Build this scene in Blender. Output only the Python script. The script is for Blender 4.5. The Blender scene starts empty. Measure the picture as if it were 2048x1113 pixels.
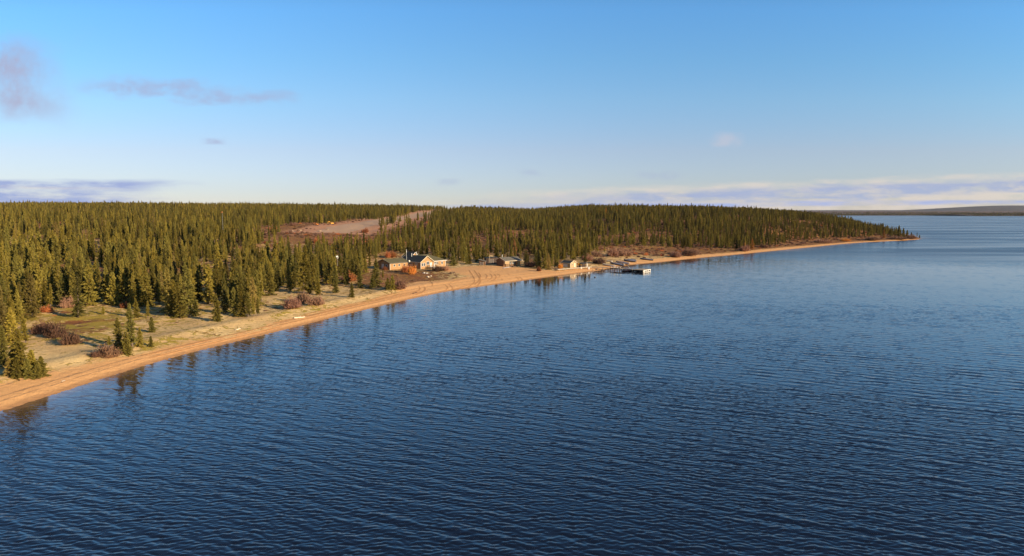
import bpy, math, random
import numpy as np
from mathutils import Vector, Matrix

# ------------------------------------------------------------------ scene, camera, light
S = bpy.context.scene
C = S.collection
F = 1365.0; CX = 1024.0; CY = 556.5; HY = 424.0; CAMZ = 24.0
PITCH = math.atan((CY - HY) / F)
cam = bpy.data.cameras.new('camera'); camo = bpy.data.objects.new('camera', cam); C.objects.link(camo)
camo.location = (0, 0, CAMZ); camo.rotation_euler = (math.pi / 2 - PITCH, 0, 0)
cam.sensor_width = 36; cam.lens = 36 * F / 2048; cam.clip_start = 0.5; cam.clip_end = 60000
S.camera = camo
S.view_settings.view_transform = 'Standard'; S.view_settings.look = 'None'
S.view_settings.gamma = 1; S.view_settings.exposure = 0.65

SUN_EL = math.radians(15); SUN_AZ = math.radians(120)          # azimuth clockwise from +Y
sun = bpy.data.lights.new('sun', 'SUN'); suno = bpy.data.objects.new('sun', sun); C.objects.link(suno)
sun.energy = 5.0; sun.angle = math.radians(0.5); sun.color = (1.0, 0.80, 0.54)
sv = Vector((math.sin(SUN_AZ) * math.cos(SUN_EL), math.cos(SUN_AZ) * math.cos(SUN_EL), math.sin(SUN_EL)))
suno.rotation_euler = sv.to_track_quat('Z', 'Y').to_euler()

# ---- tiny node helper
class NT:
    def __init__(s, tree): s.t = tree; s.n = tree.nodes; s.l = tree.links
    def new(s, typ, **kw):
        n = s.n.new(typ)
        for k, v in kw.items(): setattr(n, k, v)
        return n
    def put(s, sock, v):
        if hasattr(v, 'is_output'): s.l.new(v, sock)
        elif v is not None: sock.default_value = v
    def m(s, op, a, b=None, c=None, clamp=False):
        n = s.new('ShaderNodeMath', operation=op, use_clamp=clamp)
        s.put(n.inputs[0], a)
        if b is not None: s.put(n.inputs[1], b)
        if c is not None: s.put(n.inputs[2], c)
        return n.outputs[0]
    def step(s, x, a, b):                                         # smoothstep a..b
        n = s.new('ShaderNodeMapRange', interpolation_type='SMOOTHSTEP')
        s.put(n.inputs[0], x); n.inputs[1].default_value = a; n.inputs[2].default_value = b
        n.inputs[3].default_value = 0; n.inputs[4].default_value = 1
        return n.outputs[0]
    def mix(s, f, a, b, mode='MIX'):
        n = s.new('ShaderNodeMix', data_type='RGBA', blend_type=mode)
        s.put(n.inputs[0], f); s.put(n.inputs[6], a if hasattr(a, 'is_output') else (*a, 1) if len(a) == 3 else a)
        s.put(n.inputs[7], b if hasattr(b, 'is_output') else (*b, 1) if len(b) == 3 else b)
        return n.outputs[2]
    def noise(s, vec, scale, detail=3, rough=.5, dist=0, color=False):
        n = s.new('ShaderNodeTexNoise'); s.put(n.inputs['Vector'], vec)
        n.inputs['Scale'].default_value = scale; n.inputs['Detail'].default_value = detail
        n.inputs['Roughness'].default_value = rough; n.inputs['Distortion'].default_value = dist
        return n.outputs['Color' if color else 'Fac']
    def xyz(s, v):
        n = s.new('ShaderNodeSeparateXYZ'); s.put(n.inputs[0], v); return n.outputs
    def comb(s, x, y, z):
        n = s.new('ShaderNodeCombineXYZ'); s.put(n.inputs[0], x); s.put(n.inputs[1], y); s.put(n.inputs[2], z); return n.outputs[0]
    def vm(s, op, a, b=None, sc=None):
        n = s.new('ShaderNodeVectorMath', operation=op); s.put(n.inputs[0], a)
        if b is not None: s.put(n.inputs[1], b)
        if sc is not None: s.put(n.inputs['Scale'], sc)
        return n.outputs[0]
    def mapping(s, v, loc=(0, 0, 0), rot=(0, 0, 0), sc=(1, 1, 1)):
        n = s.new('ShaderNodeMapping'); s.put(n.inputs[0], v)
        n.inputs[1].default_value = loc; n.inputs[2].default_value = rot; n.inputs[3].default_value = sc
        return n.outputs[0]
    def attr(s, name):
        n = s.new('ShaderNodeAttribute', attribute_name=name); return n.outputs['Fac']

# ------------------------------------------------------------------ sky: Nishita with low cloud banks
W = bpy.data.worlds.new('World'); S.world = W; W.use_nodes = True
t = NT(W.node_tree)
for n in list(t.n): t.n.remove(n)
sky = t.new('ShaderNodeTexSky', sky_type='NISHITA'); sky.sun_disc = False
sky.sun_elevation = SUN_EL; sky.sun_rotation = SUN_AZ
sky.altitude = 200; sky.air_density = 1.0; sky.dust_density = 0.1; sky.ozone_density = 2.0
SKY = 0.0885
tc = t.new('ShaderNodeTexCoord').outputs['Generated']
X, Y, Z = t.xyz(tc)
Ys = t.m('MAXIMUM', Y, 0.05)
u = t.m('DIVIDE', X, Ys); v = t.m('DIVIDE', Z, Ys)                # tangents of azimuth and elevation
front = t.step(Y, 0.1, 0.35)
cr = t.new('ShaderNodeValToRGB'); cr.color_ramp.interpolation = 'EASE'; el = cr.color_ramp.elements
STOPS = [(.0, (.70, .75, 1.10)), (.032, (.71, .749, 1.088)), (.089, (.843, .822, 1.06)), (.16, (.814, .992, 1.201)), (.216, (.737, 1.068, 1.318)), (.285, (.682, 1.142, 1.494)), (.5, (.46, .66, .85))]
for i, (p_, c_) in enumerate(STOPS):
    e_ = el[i] if i < 2 else el.new(p_ * 2); e_.position = p_ * 2; e_.color = tuple(x / 2 for x in c_) + (1,)
cr.color_ramp.interpolation = 'LINEAR'
t.put(cr.inputs[0], t.m('MULTIPLY', v, 2.0)); grade = t.vm('SCALE', cr.outputs[0], sc=t.m('ADD', 1.98, t.m('MULTIPLY', t.m('MAXIMUM', t.m('MINIMUM', u, 1.0), -1.0), .24)))
col = t.mix(1.0, sky.outputs[0], grade, 'MULTIPLY')
uv = t.comb(u, v, 0.0)
def band(u0, u1, fu, v0, v1, fv0, fv1, slope, nscale, nstretch, amp, seed):
    """soft cloud patch: between u0..u1 and v0..v1 (v shifted by slope*u), edges broken by noise"""
    nz = t.noise(t.mapping(uv, loc=(seed, seed * .7, 0), sc=(nscale, nscale * nstretch, 1)), 1.0, 5, .55, .3)
    nz2 = t.m('SUBTRACT', nz, 0.5)
    vv = t.m('ADD', t.m('SUBTRACT', v, t.m('MULTIPLY', u, slope)), t.m('MULTIPLY', nz2, amp))
    uu = t.m('ADD', u, t.m('MULTIPLY', nz2, fu * 1.5))
    m_ = t.m('MULTIPLY', t.step(vv, v0, v0 + fv0), t.m('SUBTRACT', 1.0, t.step(vv, v1 - fv1, v1)))
    m_ = t.m('MULTIPLY', m_, t.m('MULTIPLY', t.step(uu, u0, u0 + fu), t.m('SUBTRACT', 1.0, t.step(uu, u1 - fu, u1))))
    tex = t.noise(t.mapping(uv, loc=(seed * 2, seed, 0), sc=(nscale * 2.2, nscale * nstretch * 1.1, 1)), 1.0, 5, .6)
    m_ = t.m('MULTIPLY', m_, t.m('ADD', .25, t.m('MULTIPLY', t.step(tex, .33, .60), .75)))
    return t.m('MULTIPLY', m_, front)
def over(c, mask, rgb, k):
    return t.mix(t.m('MULTIPLY', mask, k, clamp=True), c, tuple(x / SKY / 1.57 for x in rgb))
LAV = (.40, .47, .66); PINK = (.75, .62, .64); CREAM = (.80, .70, .62); ROSE = (.40, .42, .62)
# right-hand bank, three tiers
col = over(col, band(-.16, 3.0, .36, -.02, .034, .004, .010, .035, 7, 7, .022, 3.1), CREAM, .68)
col = over(col, band(-.10, 3.0, .30, .000, .026, .006, .010, .035, 8, 7, .020, 7.7), LAV, 1.0)
col = over(col, band(-.02, 3.0, .30, .010, .020, .005, .006, .038, 9, 8, .016, 17.7), (.37, .44, .68), .55)
col = over(col, band(-.18, 3.0, .20, .0035, .0135, .003, .005, .008, 5, 12, .010, 1.9), (.32, .44, .84), .80)
# left-hand lavender streaks
col = over(col, band(-3, -.42, .26, -.01, .041, .004, .008, -.012, 4, 10, .012, 5.2), (.36, .44, .72), 1.25)
col = over(col, band(-3, -.52, .20, .022, .030, .004, .004, -.012, 6, 10, .012, 15.2), CREAM, .40)
# rose cloud and wisps at upper left
col = over(col, band(-3, -.595, .12, .112, .262, .05, .05, 0, 6, 1.6, .07, 2.2), (.44, .40, .54), .85)
col = over(col, band(-.9, -.66, .12, .14, .17, .03, .03, 0, 7, 3, .02, 12.2), ROSE, .55)
col = over(col, band(-.64, -.40, .09, .142, .180, .016, .020, -.03, 11, 3, .045, 6.6), ROSE, .62)
col = over(col, band(-.50, -.29, .08, .128, .160, .014, .016, -.05, 12, 3, .045, 16.6), ROSE, .55)
col = over(col, band(-.455, -.405, .02, .094, .108, .006, .006, 0, 20, 3, .008, 26.6), ROSE, .55)
col = over(col, band(.0, .06, .03, .048, .066, .008, .008, 0, 20, 3, .014, 36.6), LAV, .35)
col = over(col, band(.17, .25, .03, .042, .062, .008, .008, 0, 20, 3, .014, 46.6), LAV, .40)
col = over(col, band(.28, .34, .02, .090, .116, .01, .01, 0, 20, 3, .014, 56.6), PINK, .30)
col = over(col, band(-.12, -.07, .02, .036, .05, .006, .006, 0, 20, 3, .01, 66.6), LAV, .35)
bg = t.new('ShaderNodeBackground'); t.put(bg.inputs[0], col); bg.inputs[1].default_value = SKY
wo = t.new('ShaderNodeOutputWorld'); t.l.new(bg.outputs[0], wo.inputs[0])

# ------------------------------------------------------------------ image <-> world helpers
cp, sp = math.cos(PITCH), math.sin(PITCH)
def ray(px, py):
    a = (px - CX) / F; b = (CY - py) / F
    return a, cp + b * sp, -sp + b * cp
def flat(px, py, z=0.0):
    dx, dy, dz = ray(px, py); k = (z - CAMZ) / dz
    return dx * k, dy * k
def project(x, y, z):
    x = np.asarray(x, float); y = np.asarray(y, float); z = np.asarray(z, float) - CAMZ
    d = y * cp - z * sp; up = y * sp + z * cp
    d = np.where(d > .1, d, .1)
    return CX + F * x / d, CY - F * up / d

# value noise
_rng = np.random.RandomState(11); _lat = _rng.rand(256, 256)
def vnoise(x, y, scale, seed=0):
    x = np.asarray(x, float) / scale + seed * 17.3 + 1000; y = np.asarray(y, float) / scale + seed * 9.1 + 1000
    xi = np.floor(x).astype(int); yi = np.floor(y).astype(int); fx = x - xi; fy = y - yi
    fx = fx * fx * (3 - 2 * fx); fy = fy * fy * (3 - 2 * fy)
    g = lambda a, b: _lat[a % 256, b % 256]
    return (g(xi, yi) * (1 - fx) + g(xi + 1, yi) * fx) * (1 - fy) + (g(xi, yi + 1) * (1 - fx) + g(xi + 1, yi + 1) * fx) * fy
def fbm(x, y, scale, seed=0, o=3):
    r = 0; a = 1; tot = 0
    for i in range(o):
        r = r + a * vnoise(x, y, scale / 2 ** i, seed + i); tot += a; a *= .5
    return r / tot
def sstep(x, a, b):
    k = np.clip((np.asarray(x, float) - a) / (b - a), 0, 1); return k * k * (3 - 2 * k)

def inside(px, py, poly):
    px = np.asarray(px, float); py = np.asarray(py, float); r = np.zeros(px.shape, bool)
    n = len(poly)
    for i in range(n):
        x0, y0 = poly[i]; x1, y1 = poly[(i + 1) % n]
        if y0 == y1: continue
        c = ((y0 > py) != (y1 > py)) & (px < (x1 - x0) * (py - y0) / (y1 - y0) + x0)
        r ^= c
    return r
def segdist(px, py, pts, closed=False):
    px = np.asarray(px, float); py = np.asarray(py, float); best = np.full(px.shape, 1e9)
    n = len(pts)
    for i in range(n if closed else n - 1):
        x0, y0 = pts[i]; x1, y1 = pts[(i + 1) % n]
        dx, dy = x1 - x0, y1 - y0; L = dx * dx + dy * dy + 1e-9
        k = np.clip(((px - x0) * dx + (py - y0) * dy) / L, 0, 1)
        best = np.minimum(best, (px - x0 - k * dx) ** 2 + (py - y0 - k * dy) ** 2)
    return np.sqrt(best)
def sdist(px, py, poly):
    d = segdist(px, py, poly, True); return np.where(inside(px, py, poly), d, -d)
def smooth_line(pts, k=2):
    for _ in range(k):
        q = [pts[0]]
        for a, b in zip(pts[:-1], pts[1:]):
            q.append((a[0] * .75 + b[0] * .25, a[1] * .75 + b[1] * .25)); q.append((a[0] * .25 + b[0] * .75, a[1] * .25 + b[1] * .75))
        q.append(pts[-1]); pts = q
    return pts

# ------------------------------------------------------------------ shoreline and terrain height
shore_px = [(0, 825), (60, 804), (100, 792), (200, 759), (300, 728), (400, 701), (500, 677), (600, 652), (700, 627), (800, 603),
            (860, 590), (900, 582), (950, 575), (1000, 568), (1050, 561), (1100, 554), (1140, 549), (1175, 544), (1198, 542), (1212, 538),
            (1232, 536), (1248, 532), (1280, 528), (1320, 525), (1400, 516), (1450, 512), (1500, 507), (1560, 501), (1600, 497),
            (1650, 492), (1700, 487), (1750, 484), (1800, 482), (1835, 480), (1846, 478.5)]
shore_w = [(-150, -200), (-112, -60), (-92, 10), (-76, 52)] + [flat(*p) for p in shore_px]
tip = shore_w[-1]
shore_w += [(tip[0] + 6, tip[1] + 14), (382, 640), (400, 680), (428, 745), (470, 850), (556, 1000), (630, 1200), (640, 1700), (500, 2300), (-200, 2600)]
shore_s = smooth_line(shore_w, 2)
land_poly = shore_s + [(-4000, 2600), (-4000, -200)]

SKYX = [-400, 0, 500, 800, 870, 935, 1000, 1350, 1500, 1600, 1650, 1700, 1750, 1800, 1850, 2100]
SKYY = [405, 405, 405, 407, 409, 409, 408, 408, 412, 416, 420, 426, 435, 448, 470, 480]
def s_of(x, y):
    d = segdist(x, y, shore_s); return np.where(inside(x, y, land_poly), d, -d)
def height(x, y, s=None):
    x = np.asarray(x, float); y = np.asarray(y, float)
    if s is None: s = s_of(x, y)
    za = np.interp(s, [0, 3, 9, 25, 45, 60, 120, 200, 550, 800, 1200, 1600], [0, .55, 1.2, 1.8, 2.3, 2.7, 6.0, 11.5, 21.5, 30, 33, 33])
    zb = np.interp(s, [0, 3, 9, 25, 45, 80, 130, 250, 500, 900], [0, .45, .9, 1.5, 2.4, 8.5, 16, 24, 30, 33])
    zc = np.interp(s, [0, 3, 9, 25, 36, 55, 90, 150, 250, 500], [0, .45, .9, 1.6, 2.6, 8.5, 15, 21, 25, 28])
    Q = sstep(x, 120, 200); zb = zb * (1 - Q) + zc * Q
    P = sstep(x, 10, 150)
    z = za * (1 - P) + zb * P
    yy = np.maximum(y, 30.); px = CX + F * x / yy
    capz = CAMZ + (HY - np.interp(px, SKYX, SKYY)) / F * yy - 8.3
    capz = np.maximum(capz, 2.5)
    st = np.exp(-((x + 120) / 60.) ** 2) * sstep(y, 700, 900)
    capz = capz * (1 - st) + np.minimum(capz, 100) * st
    k = 1.2
    z = -k * np.log(np.exp(-np.clip(z, -50, 90) / k) + np.exp(-np.clip(capz, -50, 90) / k))
    z = z + (fbm(x, y, 9, 3) - .5) * .9 * sstep(s, 9, 24) + (fbm(x, y, 60, 5) - .5) * 3.0 * sstep(s, 60, 160)
    # low berm above the beach
    z = z + .30 * np.exp(-((s - 10.5) / 2.2) ** 2) * (1 - sstep(y, 190, 260))
    lod = np.exp(-(((x + 33) / 26.) ** 4 + ((y - 264) / 24.) ** 4)); z = z * (1 - lod) + 2.3 * lod
    z = np.where(s < 0, np.maximum(s * .09, -4), z)
    return z
def H1(x, y): return float(height(np.array([x]), np.array([y]))[0])
def ground(px, py, far=1600):
    """where the line of sight through a photograph pixel meets the terrain"""
    dx, dy, dz = ray(px, py)
    ks = np.geomspace(45, far, 2600); xs, ys, zs = dx * ks / dy, ks, CAMZ + dz * ks / dy
    hs = np.maximum(height(xs, ys), 0); w = np.where(zs <= hs)[0]
    if len(w) == 0: return xs[-1], ys[-1], hs[-1]
    i = max(w[0], 1); a = zs[i - 1] - hs[i - 1]; b = zs[i] - hs[i]; k = a / (a - b + 1e-9)
    return float(xs[i - 1] + k * (xs[i] - xs[i - 1])), float(ys[i - 1] + k * (ys[i] - ys[i - 1])), float(hs[i - 1] + k * (hs[i] - hs[i - 1]))
def gz(px, py, z):                                                 # for flats near the shore
    return flat(px, py, z)

# ground zones traced as world polygons
def wpoly(pp, z=2.0, dense=True): return [ground(*p)[:2] for p in pp]
sand_top = [(0, 770), (60, 757), (100, 747), (200, 724), (300, 703), (400, 683), (500, 664), (560, 643), (640, 624), (700, 611), (790, 588), (800, 573),
            (835, 564), (905, 560), (940, 552), (905, 546), (890, 541), (925, 534), (1000, 532), (1060, 538), (1110, 543), (1150, 539), (1185, 535),
            (1215, 532), (1245, 522), (1320, 518), (1400, 510), (1450, 507), (1500, 502), (1560, 496), (1600, 493), (1650, 488.5), (1700, 484.5),
            (1750, 482), (1800, 480), (1840, 478.6)]
sand_w = [(-180, -200), (-142, -60), (-120, 10), (-100, 52)] + [ground(*p)[:2] for p in sand_top]
sand_poly = sand_w + [(tip[0] + 60, tip[1] - 40), (300, 300), (100, 100), (40, -200)]

# ------------------------------------------------------------------ object helpers
def tag(o, label=None, cat=None, group=None, kind=None):
    if label: o['label'] = label
    if cat: o['category'] = cat
    if group: o['group'] = group
    if kind: o['kind'] = kind
    return o
def empty(name, loc, rz=0, label=None, cat=None, group=None):
    o = bpy.data.objects.new(name, None); C.objects.link(o); o.location = loc; o.rotation_euler = (0, 0, rz)
    o.empty_display_size = .5
    return tag(o, label, cat, group)
def mesh_np(name, V, Fq, mat, parent=None, smooth=False):
    me = bpy.data.meshes.new(name)
    V = np.asarray(V, np.float32); Fq = np.asarray(Fq, np.int32); n = Fq.shape[1]
    me.vertices.add(len(V)); me.vertices.foreach_set('co', V.ravel())
    me.loops.add(Fq.size); me.loops.foreach_set('vertex_index', Fq.ravel())
    me.polygons.add(len(Fq)); me.polygons.foreach_set('loop_start', np.arange(0, Fq.size, n, dtype=np.int32))
    me.polygons.foreach_set('loop_total', np.full(len(Fq), n, np.int32))
    if smooth: me.polygons.foreach_set('use_smooth', np.ones(len(Fq), bool))
    me.update(calc_edges=True); me.materials.append(mat)
    o = bpy.data.objects.new(name, me); C.objects.link(o); o.parent = parent
    return o
class MB:
    def __init__(s): s.v = []; s.f = []
    def add(s, vs, fs):
        b = len(s.v); s.v += [tuple(p) for p in vs]; s.f += [tuple(i + b for i in f) for f in fs]; return s
    def box(s, x0, y0, z0, x1, y1, z1):
        v = [(x, y, z) for z in (z0, z1) for y in (y0, y1) for x in (x0, x1)]
        return s.add(v, [(0, 2, 3, 1), (4, 5, 7, 6), (0, 1, 5, 4), (2, 6, 7, 3), (0, 4, 6, 2), (1, 3, 7, 5)])
    def bar(s, a, b, w, h=None):                                   # square bar from a to b
        a = Vector(a); b = Vector(b); d = (b - a).normalized(); h = h or w
        up = Vector((0, 0, 1)) if abs(d.z) < .95 else Vector((1, 0, 0))
        r = d.cross(up).normalized() * w / 2; q = r.cross(d).normalized() * h / 2
        v = [p + i * r + j * q for p in (a, b) for i, j in ((-1, -1), (1, -1), (1, 1), (-1, 1))]
        return s.add(v, [(0, 1, 2, 3), (7, 6, 5, 4), (0, 4, 5, 1), (1, 5, 6, 2), (2, 6, 7, 3), (3, 7, 4, 0)])
    def tube(s, a, b, r0, r1=None, n=8):
        r1 = r0 if r1 is None else r1
        a = Vector(a); b = Vector(b); d = (b - a).normalized()
        up = Vector((0, 0, 1)) if abs(d.z) < .95 else Vector((1, 0, 0))
        e = d.cross(up).normalized(); g = d.cross(e)
        v = [p + (e * math.cos(2 * math.pi * i / n) + g * math.sin(2 * math.pi * i / n)) * r for p, r in ((a, r0), (b, r1)) for i in range(n)]
        return s.add(v, [(i, (i + 1) % n, n + (i + 1) % n, n + i) for i in range(n)] + [tuple(range(n))[::-1], tuple(range(n, 2 * n))])
    def slab(s, pts, th=.14):                                      # planar polygon thickened downwards
        n = len(pts); v = list(pts) + [(p[0], p[1], p[2] - th) for p in pts]
        return s.add(v, [tuple(range(n)), tuple(range(2 * n - 1, n - 1, -1))] + [(i, n + i, n + (i + 1) % n, (i + 1) % n) for i in range(n)])
    def prism(s, pts, x0, x1, axis='x'):                           # polygon (a,z) swept along an axis
        n = len(pts)
        if axis == 'x': v = [(x0, a, z) for a, z in pts] + [(x1, a, z) for a, z in pts]
        else: v = [(a, x0, z) for a, z in pts] + [(a, x1, z) for a, z in pts]
        return s.add(v, [tuple(range(n)), tuple(range(2 * n - 1, n - 1, -1))] + [(i, (i + 1) % n, n + (i + 1) % n, n + i) for i in range(n)])
    def build(s, name, mat, parent=None, smooth=False):
        me = bpy.data.meshes.new(name); me.from_pydata(s.v, [], s.f); me.update()
        me.materials.append(mat)
        if smooth: me.polygons.foreach_set('use_smooth', [True] * len(me.polygons))
        o = bpy.data.objects.new(name, me); C.objects.link(o); o.parent = parent
        return o

# ------------------------------------------------------------------ materials
def mat(name, base, rough=.7, spec=.3, metal=0, var=0.0, vscale=3, bump=0, bscale=20, rnd=0.0):
    m = bpy.data.materials.new(name); m.use_nodes = True; q = NT(m.node_tree)
    b = q.n['Principled BSDF']; b.inputs['Roughness'].default_value = rough
    b.inputs['Specular IOR Level'].default_value = spec; b.inputs['Metallic'].default_value = metal
    c = None; oc = q.new('ShaderNodeTexCoord').outputs['Object']
    c = q.new('ShaderNodeRGB').outputs[0]; c.default_value = (*base, 1)
    if var:
        nz = q.noise(oc, vscale, 5, .6)
        hs = q.new('ShaderNodeHueSaturation'); q.put(hs.inputs['Color'], c)
        q.put(hs.inputs['Value'], q.m('ADD', q.m('MULTIPLY', q.m('SUBTRACT', nz, .5), var * 3), 1.0)); c = hs.outputs[0]
    if rnd:
        r = q.new('ShaderNodeObjectInfo').outputs['Random']
        hs = q.new('ShaderNodeHueSaturation'); q.put(hs.inputs['Color'], c)
        q.put(hs.inputs['Value'], q.m('ADD', q.m('MULTIPLY', q.m('SUBTRACT', r, .5), rnd), 1.0))
        q.put(hs.inputs['Hue'], q.m('ADD', q.m('MULTIPLY', q.m('SUBTRACT', q.m('FRACT', q.m('MULTIPLY', r, 7.31)), .5), rnd * .06), .5)); c = hs.outputs[0]
    q.put(b.inputs['Base Color'], c)
    if bump:
        bn = q.new('ShaderNodeBump'); bn.inputs['Strength'].default_value = bump; bn.inputs['Distance'].default_value = .03
        q.put(bn.inputs['Height'], q.noise(oc, bscale, 4)); q.put(b.inputs['Normal'], bn.outputs[0])
    return m
def foliage_mat(name, c0, c1, c2):
    """needle colour drifting clump to clump, tree to tree"""
    m = bpy.data.materials.new(name); m.use_nodes = True; q = NT(m.node_tree); b = q.n['Principled BSDF']
    r = q.new('ShaderNodeObjectInfo').outputs['Random']; oc = q.new('ShaderNodeTexCoord').outputs['Object']
    nz = q.noise(oc, 1.1, 4, .7)
    c = q.mix(q.step(nz, .35, .65), c0, c1)
    c = q.mix(q.m('MULTIPLY', r, .8), c, c2)
    if name == 'spruce_needles': c = q.mix(q.m('MULTIPLY', q.step(q.m('FRACT', q.m('MULTIPLY', r, 29.3)), .90, .98), .45), c, (.26, .16, .07))
    hs = q.new('ShaderNodeHueSaturation'); q.put(hs.inputs['Color'], c)
    q.put(hs.inputs['Value'], q.m('ADD', q.m('MULTIPLY', q.m('FRACT', q.m('MULTIPLY', r, 13.7)), .95), .50))
    q.put(b.inputs['Base Color'], hs.outputs[0]); b.inputs['Roughness'].default_value = .75; b.inputs['Specular IOR Level'].default_value = .2
    tr = q.new('ShaderNodeBsdfTranslucent'); q.put(tr.inputs[0], hs.outputs[0])
    mx = q.new('ShaderNodeMixShader'); mx.inputs[0].default_value = .22
    q.l.new(b.outputs[0], mx.inputs[1]); q.l.new(tr.outputs[0], mx.inputs[2])
    q.l.new(mx.outputs[0], q.n['Material Output'].inputs[0])
    return m
M = {}
M['needle'] = foliage_mat('spruce_needles', (.225, .180, .026), (.315, .230, .040), (.155, .142, .034))
M['larch'] = foliage_mat('larch_needles', (.55, .26, .03), (.62, .32, .05), (.50, .20, .04))
M['rust'] = foliage_mat('rust_leaves', (.48, .17, .06), (.55, .22, .07), (.42, .14, .06))
M['twig'] = foliage_mat('bare_twigs', (.30, .17, .105), (.38, .22, .135), (.25, .12, .085))
M['purple'] = foliage_mat('purple_twigs', (.20, .11, .065), (.27, .15, .08), (.16, .08, .055))
M['amber'] = foliage_mat('amber_leaves', (.75, .32, .06), (.80, .40, .07), (.66, .24, .06))
M['dull_larch'] = foliage_mat('dull_larch_needles', (.46, .23, .07), (.52, .27, .09), (.40, .19, .07))
M['bark'] = mat('bark', (.16, .12, .09), .9, .1, var=.3)
def siding(name, base, pitch=.22):
    m = bpy.data.materials.new(name); m.use_nodes = True; q = NT(m.node_tree); b = q.n['Principled BSDF']
    oc = q.new('ShaderNodeTexCoord').outputs['Object']; _, _, z = q.xyz(oc)
    row = q.m('DIVIDE', z, pitch); fr = q.m('FRACT', row); fl = q.m('FLOOR', row)
    wn = q.new('ShaderNodeTexWhiteNoise', noise_dimensions='1D'); q.put(wn.inputs['W'], fl)
    c = q.mix(q.m('MULTIPLY', wn.outputs[0], .5), base, tuple(x * .72 for x in base))
    c = q.mix(q.m('MULTIPLY', q.step(q.noise(q.mapping(oc, sc=(1, 1, 5)), 1.5, 5, .65), .4, .75), .5), c, tuple(x * .6 for x in base))
    q.put(b.inputs['Base Color'], c); b.inputs['Roughness'].default_value = .65; b.inputs['Specular IOR Level'].default_value = .25
    bn = q.new('ShaderNodeBump'); bn.inputs['Distance'].default_value = .05; bn.inputs['Strength'].default_value = .8
    q.put(bn.inputs['Height'], q.m('SINE', q.m('MULTIPLY', fr, math.pi))); q.put(b.inputs['Normal'], bn.outputs[0])
    return m
M['log'] = siding('log_siding', (.45, .26, .115))
M['darklog'] = siding('dark_log_siding', (.20, .11, .06))
M['palewood'] = siding('pale_plank_siding', (.52, .36, .20), .15)
M['green_roof'] = mat('green_roof', (.125, .108, .05), .6, .3, var=.18, vscale=1.2)
M['dark_roof'] = mat('dark_shingle_roof', (.045, .05, .05), .75, .2, var=.25, vscale=2)
M['grey_roof'] = mat('weathered_roof', (.16, .145, .12), .8, .2, var=.3, vscale=1.5)
M['white'] = mat('white_paint', (.68, .65, .60), .5, .4, var=.05)
M['cream'] = mat('cream_trim', (.72, .60, .42), .6, .3, var=.08)
M['glass'] = mat('window_glass', (.05, .07, .09), .08, .6)
M['wood'] = mat('weathered_plank', (.45, .36, .25), .8, .2, var=.25, vscale=4)
M['darkwood'] = mat('dark_timber', (.10, .07, .055), .85, .15, var=.3, vscale=4)
M['alum'] = mat('aluminium_hull', (.36, .36, .37), .4, .5, .5, var=.12)
M['tarp'] = mat('blue_grey_tarpaulin', (.13, .14, .19), .6, .3, var=.2, vscale=2.5)
M['navy'] = mat('dark_hull_paint', (.055, .05, .065), .4, .4, var=.2)
M['redhull'] = mat('maroon_hull', (.13, .045, .04), .45, .4, var=.2)
M['steel'] = mat('galvanised_steel', (.45, .45, .45), .4, .5, .7, var=.1)
M['yellow'] = mat('machine_yellow', (.75, .36, .03), .45, .4, var=.1)
M['orange'] = mat('faded_orange', (.62, .22, .05), .5, .3, var=.15)
M['rubber'] = mat('black_rubber', (.03, .03, .03), .8, .3, var=.2)
M['rock'] = mat('rubble', (.38, .27, .18), .9, .2, var=.3, vscale=1.5, bump=.6)
M['drift'] = mat('bleached_wood', (.66, .56, .42), .8, .2, var=.15, vscale=5)
M['track'] = mat('disturbed_sand', (.56, .28, .11), .95, .1, var=.25, vscale=1.0, bump=.8, bscale=9)

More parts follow.
